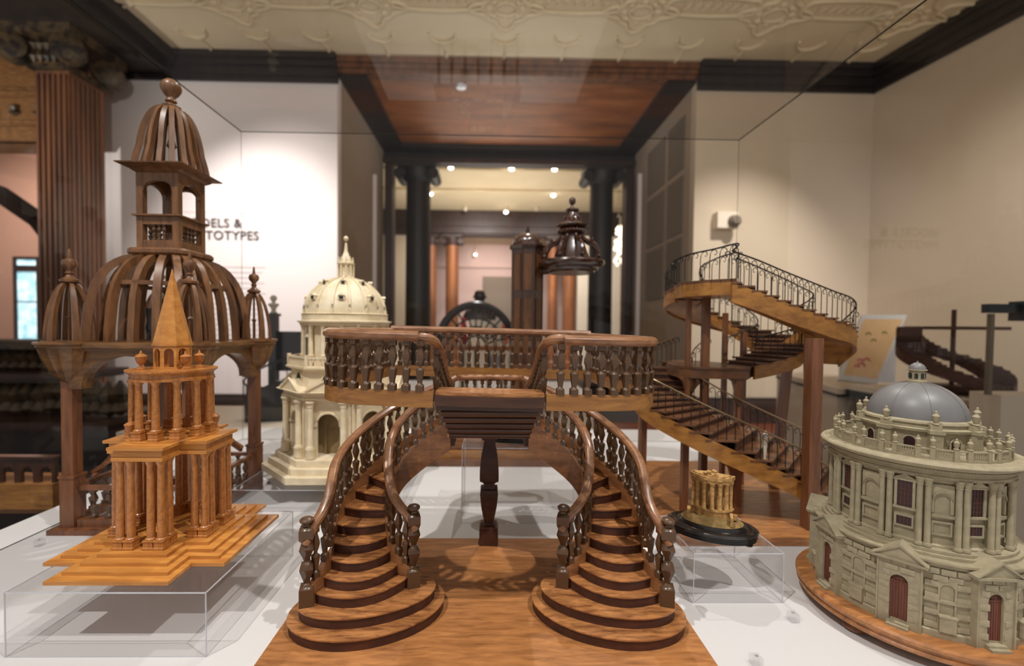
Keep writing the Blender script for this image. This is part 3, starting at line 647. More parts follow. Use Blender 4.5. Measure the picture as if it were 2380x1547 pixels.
# ============================================================ TALL OPEN DOME TOWER (left)
tw = thing('open_dome_tower_model', 'tall dark walnut model of an open ribbed dome with lantern on four legs, left', 'dome model', (-.857, 1.2, 0))
CX, CY, HS = -.857, 1.2, .141
corners = [(CX - HS, CY - HS), (CX + HS, CY - HS), (CX + HS, CY + HS), (CX - HS, CY + HS)]
def sqlathe(prof): return MB().lathe([(r * sqrt(2), z) for r, z in prof], 4, ph=pi / 4)
for x, y in corners:
    mb = MB().obox(x, y, .012, .36, .026, .026)
    mb.obox(x, y, .012, .13, .033, .033).obox(x, y, .13, .136, .037, .037)
    part('leg', mb, 'leg', tw)
    mb = MB().lathe([(.010, 0), (.022, .008), (.040, .035), (.052, .065), (.057, .083)], 32, x, y, .355, flute=.07).lathe([(.058, .083), (.060, .086), (.060, .090), (.064, .093), (.064, .098)], 32, x, y, .355)
    part('bowl', mb, 'brownh', tw)
    part('turret_floor', MB().lathe([(.05, 0), (.05, .003)], 24, x, y, .453), 'brownh', tw)
    tr = None
    rib = MB()
    fin = [(.006, -.004), (.018, 0), (.0185, .005), (.009, .011), (.0055, .018), (.009, .021), (.0055, .025), (.0065, .03), (.013, .037), (.0145, .045), (.012, .052), (.004, .056), (.003, .072), (.001, .078)]
    f = part('turret_finial', MB().lathe(fin, 16, x, y, .594), 'brown', tw)
    tpath = [(.047 - .041 * (1 - cos(u * pi / 2)) ** .9 * 1, .455 + .14 * sin(u * pi / 2) ** .95) for u in [k / 10 for k in range(11)]]
    rm = MB()
    n = len(tpath)
    rbm = MB().band([(r, 0) for r, z in tpath], [z - .012 for r, z in tpath], [z for r, z in tpath], .006) if False else None
    m_ = MB(); vs = []
    for i, (r, z) in enumerate(tpath):
        a = tpath[max(i - 1, 0)]; b = tpath[min(i + 1, n - 1)]; dr, dz = b[0] - a[0], b[1] - a[1]; l = sqrt(dr * dr + dz * dz)
        nr, nz = dz / l * .009, -dr / l * .009
        hw_ = .0065 - .0035 * i / (n - 1); vs += [(r, -hw_, z), (r, hw_, z), (r - nr, hw_, z - nz), (r - nr, -hw_, z - nz)]
    m_.add(vs, [(4 * i + j, 4 * i + (j + 1) % 4, 4 * i + 4 + (j + 1) % 4, 4 * i + 4 + j) for i in range(n - 1) for j in range(4)] + [(0, 1, 2, 3), (4 * n - 1, 4 * n - 2, 4 * n - 3, 4 * n - 4)])
    me = m_.mesh('turret_rib', 'brown')
    for k in range(6): inst('turret_rib', me, tw, (x, y, 0), k * pi / 3 + .45)
    part('turret_post', MB().lathe([(.004, 0), (.004, .05), (.007, .055), (.003, .06), (.003, .13)], 8, x, y, .455), 'brown', tw)
# arched frames between legs
for i in range(4):
    FR = Matrix.Translation((CX, CY, 0)) @ Matrix.Rotation(i * pi / 2, 4, 'Z')
    mb = MB().arch(2 * HS - .02, .10, 2 * HS - .075, .01, .03, 16, rise=.068, y=-HS, z=.342)
    part('arched_beam', mb, 'brownh', tw)
    part('cornice_board', MB().box(-HS - .03, HS - .022, -HS - .03, -HS + .022, .440, .452).box(-HS, HS - .01, -HS - .024, -HS, .432, .440), 'brownh', tw)
    # stair-like rails near the feet
    part('foot_rail', MB().box(-HS + .02, HS - .02, -HS - .006, -HS + .006, .098, .108).box(-HS + .02, HS - .02, -HS - .012, -HS + .012, .012, .03), 'leg', tw)
    part('foot_rail', MB().tube([(-HS + .02, -HS + .03, .13), (0, -HS + .03, .21)], .006, 4) if i % 2 == 0 else MB().tube([(HS - .02, -HS + .03, .12), (.02, -HS + .03, .19)], .006, 4), 'leg', tw)
    for k in range(6): inst('baluster', BAL, tw, (-HS + .05 + k * .036, -HS, .03), 0, (.006, .006, .069))
    if i in (0,): part('foot_board', MB().box(-HS - .035, -HS + .12, -HS - .03, -HS + .03, .0005, .012), 'leg', tw)
    else: part('foot_board', MB().box(-HS - .03, -HS + .03, -HS - .03, -HS + .03, .0005, .012), 'leg', tw)
    # main ribs: base on the square, top on ring
    for k in range(5):
        bx = -HS + .026 + k * (2 * HS - .052) / 4; by = -HS + .002
        a = atan2(by, bx); tx, ty = .058 * bx / HS, -.058
        L_ = sqrt((tx - bx) ** 2 + (ty - by) ** 2); n = 12; vs = []
        path = [(L_ * (1 - cos(u * pi / 2)) ** 1.0 - .006 * sin(u * pi) + (.004 * (1 - u * 6) if u < .16 else 0) * -1, .452 + .222 * sin(u * pi / 2) ** .92) for u in [j / n for j in range(n + 1)]]
        for j, (r, z) in enumerate(path):
            a0 = path[max(j - 1, 0)]; b0 = path[min(j + 1, n)]; dr, dz = b0[0] - a0[0], b0[1] - a0[1]; l = sqrt(dr * dr + dz * dz)
            nr, nz = dz / l * .017, -dr / l * .017
            vs += [(r, -.0078, z), (r, .0078, z), (r + nr, .0078, z + nz), (r + nr, -.0078, z + nz)]
        q = MB(); q.M = Matrix.Translation((bx, by, 0)) @ Matrix.Rotation(atan2(ty - by, tx - bx), 4, 'Z')
        q.add(vs, [(4 * j + c, 4 * j + (c + 1) % 4, 4 * j + 4 + (c + 1) % 4, 4 * j + 4 + c) for j in range(n) for c in range(4)] + [(0, 1, 2, 3), (4 * n + 3, 4 * n + 2, 4 * n + 1, 4 * n)])
        part('dome_rib', q, 'brown', tw)
    # belvedere faces
    h = .0525
    part('lantern_panel', MB().box(-h + .014, h - .014, -h, -h + .011, .690, .712), 'brown', tw)
    part('lantern_panel', MB().box(-h + .014, h - .014, -h, -h + .011, .752, .773).box(-h - .008, h - .014, -h - .008, -h + .014, .773, .777), 'brown', tw)
    part('lantern_arch', MB().arch(2 * h - .028, .05, 2 * h - .034, .005, .011, 10, rise=.022, y=-h + .0055, z=.838), 'brown', tw)
    part('lantern_post', MB().box(-h - .0008, -h + .0152, -h - .0008, -h + .0152, .69, .8835), 'brown', tw)
    for k in range(3): inst('baluster', BAL, tw, (-.012 + k * .013, -h + .006, .712), 0, (.0045, .0045, .040))
    # flared lantern roof ribs
    for k in range(4):
        bx = -.045 + k * .03; by = -.062; tx, ty = bx * .3, -.017; L_ = sqrt((tx - bx) ** 2 + (ty - by) ** 2); n = 10; vs = []
        path = [(L_ * (1 - cos(u * pi / 2)) + (.0 if u > .2 else -(.2 - u) * .05), .902 + .168 * sin(u * pi / 2) ** .95) for u in [j / n for j in range(n + 1)]]
        for j, (r, z) in enumerate(path):
            a0 = path[max(j - 1, 0)]; b0 = path[min(j + 1, n)]; dr, dz = b0[0] - a0[0], b0[1] - a0[1]; l = sqrt(dr * dr + dz * dz)
            nr, nz = dz / l * .011, -dr / l * .011
            vs += [(r, -.0058, z), (r, .0058, z), (r + nr, .0058, z + nz), (r + nr, -.0058, z + nz)]
        q = MB(); q.M = Matrix.Translation((bx, by, 0)) @ Matrix.Rotation(atan2(ty - by, tx - bx), 4, 'Z')
        q.add(vs, [(4 * j + c, 4 * j + (c + 1) % 4, 4 * j + 4 + (c + 1) % 4, 4 * j + 4 + c) for j in range(n) for c in range(4)] + [(0, 1, 2, 3), (4 * n + 3, 4 * n + 2, 4 * n + 1, 4 * n)])
        part('roof_rib', q, 'brown', tw)
FR = Matrix.Translation((CX, CY, 0))
part('lantern_cornice', sqlathe([(.052, .883), (.060, .888), (.066, .894), (.083, .899), (.084, .902), (.062, .9045)]), 'brown', tw)
rs = []
for (cx_, cy_), a0 in (((.045, .045), 0), ((-.045, .045), 90), ((-.045, -.045), 180), ((.045, -.045), 270)):
    rs += [(cx_ + .022 * cos(radians(a0 + g)), cy_ + .022 * sin(radians(a0 + g)), .681) for g in (0, 22, 45, 68, 90)]
part('collar', MB().tube(rs, .010, 8, True).prism([(x * .97, y * .97) for x, y, z in rs], .676, .690), 'brown', tw)
part('inner_ring', MB().ring(.128, .112, .592, .602, 28), 'brown', tw)
part('roof_finial', MB().lathe([(.012, 0), (.022, .003), (.023, .008), (.012, .012), (.009, .018), (.014, .022), (.010, .028), (.010, .033), (.017, .040), (.0235, .052), (.0245, .060), (.021, .070), (.012, .078), (.003, .081)], 20, 0, 0, 1.066), 'brown', tw)
part('inner_post', MB().lathe([(.009, 0), (.006, .01), (.010, .03), (.006, .05), (.009, .07), (.011, .082)], 10, -.04, -.03, .455), 'black', tw)
part('inner_post', MB().lathe([(.004, 0), (.004, .06), (.012, .07), (.003, .10), (.003, .17)], 10, 0, 0, .90), 'brown', tw)
part('inner_floor', MB().ring(.17, .10, .449, .4535, 4, ph=pi / 4), 'brownh', tw)
FR = Matrix.Identity(4)

# ============================================================ YELLOW WOOD TEMPLE
yt = thing('steepled_temple_model', 'yellow pear wood temple model on cross shaped steps with round colonnade and spire', 'temple model', (-.583, .815, .0985))
FR = Matrix.Translation((-.583, .815, 0))
def cross(a, b, z0, z1):
    return MB().prism([(-b, -a), (b, -a), (b, -b), (a, -b), (a, b), (b, b), (b, a), (-b, a), (-b, b), (-a, b), (-a, -b), (-b, -b)], z0, z1)
for k in range(4):
    part('step', cross(.147 - .0165 * k, .094 - .0125 * k, .099 + .0055 * k, .099 + .0055 * (k + 1)), 'yellow', yt)
part('podium_floor', MB().prism(poly(24, .05), .121, .1215), 'yellow', yt)
YC = MB().lathe([(.0062, 0), (.0062, .2), (.0052, .93), (.0058, .94), (.0062, .955), (.0078, .985), (.008, 1.0)], 12).mesh('column', 'yellowv')
YB = sqlathe([(.0088, 0), (.0088, .004), (.0078, .005), (.0078, .013), (.009, .0145), (.009, .016)]); YB.lathe([(.0085, .016), (.0085, .018), (.0065, .020)], 12); YB = YB.mesh('column_base', 'yellowv')
def ycol(x, y, z0, z1):
    c = inst('column', YC, yt, (x, y, z0 + .018), 0, (1, 1, z1 - z0 - .018)); inst('column_base', YB, c, (x, y, z0))
for i in range(4):
    a = i * pi / 2
    for x, y in ((-.034, -.078), (-.0165, -.078), (.0165, -.078), (.034, -.078), (-.034, -.060), (.034, -.060)):
        ycol(x * cos(a) - y * sin(a), x * sin(a) + y * cos(a), .121, .270)
part('entablature', cross(.086, .042, .270, .276), 'yellow', yt); part('entablature', cross(.084, .040, .276, .289), 'yellow', yt)
part('entablature_top', cross(.090, .046, .289, .294), 'yellow', yt)
part('podium', MB().lathe([(.070, .294), (.070, .297)], 40), 'yellow', yt)
for k in range(12):
    a = (k + .35) * pi / 6; ycol(.0585 * cos(a), .0585 * sin(a), .297, .398)
part('round_entablature', MB().lathe([(.050, .398), (.0645, .398), (.0645, .402), (.063, .403), (.063, .409), (.066, .411), (.0695, .414), (.0695, .4165), (.03, .4175)], 48), 'yellowv', yt)
UR = MB().lathe([(.0085, 0), (.0085, .003), (.004, .005), (.003, .010), (.0065, .014), (.0095, .020), (.0105, .027), (.0112, .028), (.0112, .029), (.007, .032), (.003, .034), (.0028, .036), (.0012, .041)], 14).mesh('urn', 'yellowv')
for x, y, z, sc in ((-.078, .02, .294, 1), (-.040, -.045, .294, 1), (.055, .028, .294, 1), (.045, -.042, .294, 0), (-.044, -.018, .417, .8), (-.030, -.036, .417, .8), (.040, .012, .417, .8), (.038, -.022, .417, .8)):
    if sc: inst('urn', UR, yt, (x, y, z), 0, (sc, sc, sc))
for k in range(8):
    a = k * pi / 4 + pi / 8; R_ = .0275 * cos(pi / 8)
    q = MB(); q.M = Matrix.Rotation(a + pi / 2, 4, 'Z') @ Matrix.Translation((0, -R_, 0))
    q.arch(.0225, .038, .0145, .026, .003, 8, z=.4205); part('lantern_arch', q, 'yellow', yt)
part('lantern_base', MB().prism(poly(8, .034, 0), .4175, .4205), 'yellow', yt); part('lantern_core', MB().prism(poly(8, .014), .4205, .458), 'yellowv', yt)
part('lantern_cornice', MB().prism(poly(8, .0315, 0), .4585, .462), 'yellow', yt)
part('spire', MB().lathe([(.0300, .462), (.0296, .465), (.0006, .598)], 8, ph=0), 'yellow', yt, 20)
FR = Matrix.Identity(4)

# ============================================================ CREAM DOMED CHURCH
ch = thing('domed_church_model', 'cream plaster octagonal church model with ribbed dome and lantern on steps', 'church model', (-.467, 1.425, .0585))
PH = radians(203)
CHF = Matrix.Translation((-.467, 1.425, 0)); FR = CHF
for k in range(3): part('step', MB().prism(poly(8, .243 - .019 * k, PH), .059 + .018 * k, .059 + .018 * (k + 1)), 'cream', ch)
AP = .165
part('floor', MB().prism(poly(8, .18, PH), .113, .115), 'cream', ch)
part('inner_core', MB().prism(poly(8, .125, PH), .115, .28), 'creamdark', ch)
CC = MB().lathe([(.0128, 0), (.0128, .026), (.0134, .027), (.0134, .030), (.0108, .0302), (.0108, .034), (.0092, .036), (.0088, .038), (.0082, .147), (.0095, .1475), (.0095, .1495), (.0085, .150), (.0105, .159), (.0132, .1605), (.0132, .165)], 16).mesh('column', 'cream')
for k in range(8):
    a = PH + k * pi / 4 + pi / 8; R_ = AP * cos(pi / 8); wf = 2 * AP * sin(pi / 8)
    FR = CHF @ Matrix.Rotation(a + pi / 2, 4, 'Z')
    part('arched_wall', MB().arch(wf, .165, wf * .53, .095, .012, 14, y=-R_, z=.115).ring(.001, .0005, 0, .001, 3, 0, 0) if False else MB().arch(wf, .165, wf * .53, .095, .012, 14, y=-R_, z=.115), 'cream', ch)
    q = MB().tube([(-cos(pi * j / 14) * wf * .27, -R_ - .007, .210 + sin(pi * j / 14) * wf * .27) for j in range(15)], .0035, 6); q.box(-wf * .32, -wf * .25, -R_ - .010, -R_, .205, .211).box(wf * .25, wf * .32, -R_ - .010, -R_, .205, .211)
    part('archivolt', q, 'cream', ch)
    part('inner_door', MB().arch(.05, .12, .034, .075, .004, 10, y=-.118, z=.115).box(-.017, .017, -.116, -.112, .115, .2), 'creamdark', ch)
    for sx in (-1, 1):
        inst('column', CC, ch, (sx * wf * .37, -R_ - .018, .115))
        part('pilaster', MB().box(sx * wf * .45 - .008, sx * wf * .45 + .008, -R_ - .010, -R_ + .003, .115, .28), 'cream', ch)
    # pediment
    q = MB().vprism([(-wf * .5, .304), (wf * .5, .304), (0, .338)], -R_ - .026, -R_ + .02); part('pediment', q, 'cream', ch)
    q = MB().tube([(-wf * .52, -R_ - .027, .306), (0, -R_ - .027, .341), (wf * .52, -R_ - .027, .306)], .004, 4); part('pediment_moulding', q, 'cream', ch)
    # attic with lunette
    R2 = .160 * cos(pi / 8)
    q = MB(); q.M = Matrix.Translation((0, -R2 - .001, .336)); q.vprism([(-cos(pi * j / 10) * .019, sin(pi * j / 10) * .021) for j in range(11)], 0, .004)
    part('lunette_window', q, 'window', ch)
    part('lunette_frame', MB().tube([(-cos(pi * j / 10) * .022, -R2 - .002, .335 + sin(pi * j / 10) * .024) for j in range(11)], .0025, 5), 'cream', ch)
    # balustrade on top of the attic
    w3 = 2 * .166 * sin(pi / 8); R3 = .166 * cos(pi / 8)
    part('balustrade_rail', MB().box(-w3 / 2, w3 / 2, -R3 - .004, -R3 + .004, .399, .404).box(-w3 / 2, w3 / 2, -R3 - .004, -R3 + .004, .374, .379).box(-w3 / 2 - .004, -w3 / 2 + .004, -R3 - .005, -R3 + .005, .374, .410), 'cream', ch)
    bmsh = MB().lathe([(.003, 0), (.0045, .006), (.002, .012), (.003, .02)], 6).mesh('baluster', 'cream') if k == 0 else bmsh
    for j in range(9): inst('baluster', bmsh, ch, (-w3 / 2 + .0125 + j * .0125, -R3, .379))
    # drum
    for ww in (-.17, .17):
        aa = -pi / 2 + ww * 1.25; inst('drum_column', CC, ch, (.128 * cos(aa), .128 * sin(aa), .385), 0, (.75, .75, .115 / .165))
    q = MB().box(-.009, .009, -.1245, -.118, .405, .455); part('drum_window', q, 'window', ch)
    q = MB().box(-.013, -.009, -.127, -.118, .40, .46).box(.009, .013, -.127, -.118, .40, .46).vprism([(-.015, .46), (.015, .46), (0, .47)], -.129, -.118).box(-.014, .014, -.128, -.118, .397, .401); part('window_frame', q, 'cream', ch)
    # dome ribs, dormers
    for da in (0, pi / 8):
        q = MB(); q.M = Matrix.Rotation(da, 4, 'Z')
        q.tube([(0, -(.1265 * cos(g) + .0005), .532 + .118 * sin(g)) for g in [j * radians(80) / 12 for j in range(13)]], .0035, 4); part('dome_rib', q, 'cream', ch)
    for da, g, s_ in ((pi / 16 * 1.0, 24, 1.0), (pi / 16 * 1.0, 54, .85), ):
        q = MB(); g = radians(g); rr = .1265 * cos(g); zz = .532 + .118 * sin(g); q.M = Matrix.Rotation(pi / 8 * .5 * 2 / 2, 4, 'Z') @ Matrix.Translation((0, -rr, zz))
        q.box(-.0085 * s_, .0085 * s_, -.006, .006, -.006, .006); q.vprism([(-.011 * s_, .006), (.011 * s_, .006), (0, .012)], -.008, .006); d = part('dormer', q, 'cream', ch)
        q = MB(); q.M = Matrix.Rotation(pi / 8 * .5 * 2 / 2, 4, 'Z') @ Matrix.Translation((0, -rr, zz)); q.box(-.0055 * s_, .0055 * s_, -.0075, -.004, -.004, .004); part('dormer_window', q, 'window', d)
FR = CHF
part('entablature', MB().lathe([(.178, .28), (.186, .282), (.186, .288), (.182, .289), (.182, .297), (.20, .303), (.203, .306), (.12, .307)], 8, ph=PH), 'cream', ch, 20)
part('attic', MB().lathe([(.160, .306), (.160, .362), (.168, .366), (.176, .370), (.176, .375), (.10, .376)], 8, ph=PH), 'cream', ch, 20)
part('drum', MB().lathe([(.122, .375), (.122, .38), (.119, .385), (.119, .497)], 40), 'cream', ch)
part('drum_cornice', MB().lathe([(.128, .495), (.136, .498), (.137, .503), (.144, .507), (.144, .510), (.131, .512), (.131, .53), (.134, .532), (.127, .534)], 48), 'cream', ch)
part('dome', MB().lathe([(.1245 * cos(g), .532 + .117 * sin(g)) for g in [j * radians(84) / 14 for j in range(15)]], 48), 'cream', ch)
part('lantern', MB().lathe([(.027, .643), (.027, .650), (.023, .652), (.021, .655), (.020, .688), (.027, .692), (.028, .696), (.021, .699), (.016, .712), (.012, .718), (.006, .735), (.004, .755), (.003, .762)], 16), 'cream', ch)
lc = MB().lathe([(.003, 0), (.003, .036)], 6).mesh('lantern_column', 'cream')
for k in range(10): inst('lantern_column', lc, ch, (.0245 * cos(k * pi / 5), .0245 * sin(k * pi / 5), .652)); 
for k in range(10): inst('lantern_finial', bmsh, ch, (.0225 * cos(k * pi / 5), .0225 * sin(k * pi / 5), .697), 0, (.7, .7, .9))
part('ball', MB().lathe([(.001, -.009), (.006, -.006), (.0085, 0), (.006, .006), (.001, .009)], 14, 0, 0, .775), 'cream', ch)
FR = Matrix.Identity(4)

# ============================================================ ROUND LIBRARY (right)
LX, LY = .746, .753
lb = thing('rotunda_model', 'grey stone round domed library model with lead dome on an oval wooden base', 'building model', (LX, LY, 0))
LF = Matrix.Translation((LX, LY, 0)); FR = LF
part('base_board', MB().lathe([(.150, .012), (.158, .014), (.164, .018), (.1655, .022), (.162, .025), (.162, .028), (.167, .031), (.1675, .036), (.165, .0395), (.155, .040)], 72), 'board', lb, label='round moulded orange brown base board')
ft = MB().lathe([(.010, 0), (.017, .003), (.019, .007), (.016, .012)], 16).mesh('bun_foot', 'leg')
for k in range(6): a = radians(198 + 60 * k); inst('bun_foot', ft, lb, (.140 * cos(a), .140 * sin(a), .0003))
TH0 = radians(220.3)
part('ground_storey', MB().lathe([(.1335, .040), (.1335, .150)], 64), 'stone', lb)
part('plinth_course', MB().lathe([(.139, .040), (.139, .049), (.1365, .051), (.132, .051)], 64), 'stone', lb)
part('ground_cornice', MB().lathe([(.132, .146), (.137, .146), (.137, .149), (.141, .152), (.141, .155), (.128, .155), (.128, .160), (.123, .160), (.123, .165), (.1, .165)], 64), 'stone', lb)
part('string_course', MB().lathe([(.1335, .0925), (.1375, .0925), (.1375, .0965), (.1335, .0965)], 64), 'stone', lb)
bl = MB().box(-.0082, .0082, -.0016, .0016, -.0042, .0042).mesh('stone', 'stone2')
n_ = 0
for row in range(9):
    z = .0565 + .0098 * row + (.004 if row > 3 else 0)
    if z > .143: break
    for k in range(-24, 25):
        ang = TH0 + (k + .5 * (row % 2)) * (.0178 / .1345)
        rel = (ang - TH0 + pi / 8) % (pi / 4) - pi / 8          # 0 at door bays
        rel2 = (ang - TH0) % (pi / 4) - pi / 8                   # 0 at niche bays
        if abs(rel) < radians(5.2) and z < .128: continue
        if abs(rel2) < radians(4.6) and z < .128: continue
        rr = .1345 + (.0065 if abs(rel) < radians(11) else 0)
        if abs(abs(rel) - radians(11)) < radians(2.0): continue
        inst('stone', bl, lb, (rr * cos(ang), rr * sin(ang), z), ang + pi / 2, (random.uniform(.93, 1.02), random.uniform(.8, 1.6), random.uniform(.95, 1.03))); n_ += 1
for k in range(8):
    FR = LF @ Matrix.Rotation(TH0 + k * pi / 4 + pi / 2, 4, 'Z')
    q = MB().arch(.051, .106, .021, .069, .014, 10, y=-.1345, z=.040); part('door_bay', q, 'stone', lb)
    part('bay_pier', MB().box(-.0265, -.0245, -.1435, -.13, .04, .146).box(.0245, .0265, -.1435, -.13, .04, .146), 'stone', lb)
    q = MB().vprism([(-.030, .146), (.030, .146), (0, .166)], -.146, -.12).vprism([(-.033, .146), (-.030, .146), (0, .166), (.030, .146), (.033, .146), (0, .170)], -.149, -.115).box(-.032, .032, -.148, -.125, .142, .146)
    part('pediment', q, 'stone', lb)
    q = MB()
    for j in range(6): q.box(-.0102 + j * .0034, -.0074 + j * .0034, -.1385, -.1355, .046, .107)
    q.box(-.0104, .0104, -.1375, -.134, .044, .11)
    q.box(-.0108, .0108, -.1392, -.135, .1075, .1095)
    for j in range(9): a = pi * (j + .5) / 9; q.tube([(0, -.138, .110), (cos(a) * .0098, -.138, .110 + sin(a) * .0098)], .0007, 4)
    part('door', q, 'reddoor', lb, label='red brown boarded door with fanlight')
    part('doorstep', MB().box(-.013, .013, -.152, -.138, .040, .0435).box(-.013, .013, -.147, -.138, .0435, .0465), 'stone', lb)
    # niche bay between the doors
    FR = LF @ Matrix.Rotation(TH0 + k * pi / 4 + pi / 8 + pi / 2, 4, 'Z')
    q = MB().arch(.021, .085, .0165, .068, .003, 10, y=-.1345, z=.045); part('niche_frame', q, 'stone', lb)
    q = MB(); q.M = Matrix.Translation((0, -.1338, .113)); q.vprism([(-cos(pi * j / 10) * .008, sin(pi * j / 10) * .008) for j in range(11)] + [(.008, -.045), (-.008, -.045)], 0, .0015); part('niche', q, 'stone', lb)
    part('niche_pedestal', MB().box(-.0095, .0095, -.1415, -.133, .051, .073).box(-.0105, .0105, -.1425, -.133, .073, .0755), 'stone', lb)
FR = LF
# upper storey
part('upper_wall', MB().lathe([(.111, .165), (.111, .168), (.107, .170), (.107, .278)], 64), 'stone', lb)
LC = MB().lathe([(.0058, 0), (.0058, .003), (.005, .0032), (.005, .0048), (.0042, .0055), (.0041, .007), (.0037, .094), (.0044, .0945), (.0044, .0955), (.004, .096), (.005, .101), (.0056, .1035), (.006, .104), (.006, .107)], 12).mesh('column', 'stone')
for k in range(16):
    FR = LF
    a = TH0 + (k + .5) * pi / 8
    for da in (-.042, .042): inst('column', LC, lb, (.1145 * cos(a + da), .1145 * sin(a + da), .166))
    FR = LF @ Matrix.Rotation(TH0 + k * pi / 8 + pi / 2, 4, 'Z')
    if k % 2 == 0:
        part('window_frame', MB().box(-.0125, -.009, -.1105, -.105, .218, .262).box(.009, .0125, -.1105, -.105, .218, .262).box(-.014, .014, -.1115, -.105, .215, .2185).box(-.014, .014, -.1115, -.105, .2605, .263).vprism([(-.0155, .2635), (.0155, .2635), (0, .272)], -.112, -.105).box(-.0115, .0115, -.11, -.105, .186, .189).box(-.0115, .0115, -.11, -.105, .203, .206).box(-.0115, -.009, -.11, -.105, .189, .203).box(.009, .0115, -.11, -.105, .189, .203), 'stone', lb)
        w_ = part('window', MB().box(-.009, .009, -.1085, -.1065, .2185, .2605).box(-.009, .009, -.1085, -.1065, .189, .203), 'purple', lb)
        q = MB()
        for j in range(1, 4): q.box(-.009 + j * .0045 - .0003, -.009 + j * .0045 + .0003, -.109, -.1084, .2185, .2605).box(-.009 + j * .0045 - .0003, -.009 + j * .0045 + .0003, -.109, -.1084, .189, .203)
        for j in range(1, 6): q.box(-.009, .009, -.109, -.1084, .2185 + j * .007 - .0003, .2185 + j * .007 + .0003)
        part('glazing_bar', q, 'reddoor', w_)
    else:
        part('niche_frame', MB().arch(.027, .045, .019, .021, .003, 10, y=-.1085, z=.218).box(-.0145, .0145, -.111, -.105, .212, .217).box(-.0125, .0125, -.110, -.105, .184, .187).box(-.0125, .0125, -.110, -.105, .203, .206).box(-.0125, -.010, -.11, -.105, .187, .203).box(.010, .0125, -.11, -.105, .187, .203).tube([(-cos(pi * j / 10) * .0115, -.111, .24 + sin(pi * j / 10) * .0125) for j in range(11)], .0011, 5).box(-.013, .013, -.1095, -.105, .266, .274), 'stone', lb)
FR = LF
part('entablature', MB().lathe([(.107, .272), (.118, .2725), (.118, .277), (.1165, .278), (.1165, .283), (.121, .285), (.124, .289), (.1315, .293), (.133, .296), (.131, .2985), (.112, .3005), (.06, .303)], 72), 'stone', lb)
dn = MB().box(-.0012, .0012, -.002, .002, -.0012, .0012).mesh('dentil', 'stone')
for k in range(140):
    a = TH0 + (k - 70) * pi / 90; inst('dentil', dn, lb, (.123 * cos(a), .123 * sin(a), .2865), a)
part('balustrade_rail', MB().ring(.1125, .1095, .3155, .318, 72).ring(.1125, .1095, .300, .3045, 72), 'stone', lb)
bs = MB().lathe([(.0009, 0), (.0016, .004), (.0008, .008), (.0012, .011)], 6).mesh('baluster', 'stone')
us = MB().lathe([(.0022, 0), (.0036, .0015), (.002, .003), (.0032, .006), (.0036, .011), (.0038, .0115), (.002, .014), (.0012, .015), (.0016, .0165), (.0004, .018)], 10).mesh('urn', 'stone')
for k in range(16):
    a = TH0 + (k + .5) * pi / 8
    for da in (-.075, .075):
        inst('pedestal', MB().box(-.0032, .0032, -.0024, .0024, 0, .0185).mesh('pedestal', 'stone') if (k == 0 and da < 0) else bpy.data.meshes['pedestal'], lb, (.111 * cos(a + da), .111 * sin(a + da), .300), a + pi / 2)
        inst('urn', us, lb, (.111 * cos(a + da), .111 * sin(a + da), .3185))
    a = TH0 + k * pi / 8
    for j in range(7): inst('baluster', bs, lb, (.111 * cos(a + (j - 3) * .028), .111 * sin(a + (j - 3) * .028), .3045), 0)
part('drum', MB().lathe([(.076, .300), (.076, .304), (.072, .305), (.072, .334), (.078, .336), (.079, .340), (.072, .3415), (.071, .346), (.074, .348), (.073, .351), (.066, .353)], 64), 'stone', lb)
for k in range(8):
    FR = LF @ Matrix.Rotation(TH0 + k * pi / 4 + pi / 8 + pi / 2, 4, 'Z')
    part('buttress', MB().box(-.008, .008, -.084, -.068, .300, .335).box(-.0095, .0095, -.0865, -.068, .335, .341).box(-.007, .007, -.081, -.068, .341, .3485), 'stone', lb)
    inst('urn', us, lb, (0, -.078, .3485), 0, (1.35, 1.35, 1.3))
    FR = LF @ Matrix.Rotation(TH0 + k * pi / 4 + pi / 2, 4, 'Z')
    q = MB(); q.M = Matrix.Translation((0, -.0735, .319)); q.vprism([(-cos(pi * j / 8) * .0065, sin(pi * j / 8) * .0065) for j in range(9)] + [(.0065, -.012), (-.0065, -.012)], 0, .002); part('drum_window', q, 'purple', lb)
    part('drum_frame', MB().tube([(-.008, -.0735, .307)] + [(-cos(pi * j / 8) * .008, -.0735, .319 + sin(pi * j / 8) * .008) for j in range(9)] + [(.008, -.0735, .307)], .0012, 5), 'stone', lb)
FR = LF
part('dome', MB().lathe([(.0668 * cos(g) ** .95, .349 + .061 * sin(g)) for g in [j * radians(80) / 16 for j in range(17)]], 64), 'lead', lb, label='smooth grey lead dome')
for k in range(8):
    q = MB(); q.M = Matrix.Rotation(TH0 + k * pi / 4 + pi / 8, 4, 'Z'); q.tube([(.0668 * cos(g) ** .95, 0, .3492 + .061 * sin(g)) for g in [j * radians(80) / 14 for j in range(15)]], .0007, 4); part('dome_seam', q, 'lead', lb)
part('lantern', MB().lathe([(.0135, .405), (.0135, .412), (.0105, .413), (.0105, .429), (.0135, .430), (.0135, .4315)], 24), 'stone', lb)
for k in range(8):
    FR = LF @ Matrix.Rotation(TH0 + k * pi / 4 + pi / 2, 4, 'Z')
    q = MB(); q.M = Matrix.Translation((0, -.0112, .423)); q.vprism([(-cos(pi * j / 6) * .0022, sin(pi * j / 6) * .0022) for j in range(7)] + [(.0022, -.007), (-.0022, -.007)], 0, .001); part('lantern_window', q, 'window', lb)
FR = LF
part('lantern_dome', MB().lathe([(.0115, .4315), (.0112, .435), (.0085, .4395), (.0045, .4425), (.0015, .4435), (.0012, .446)], 24), 'lead', lb)
FR = Matrix.Identity(4)

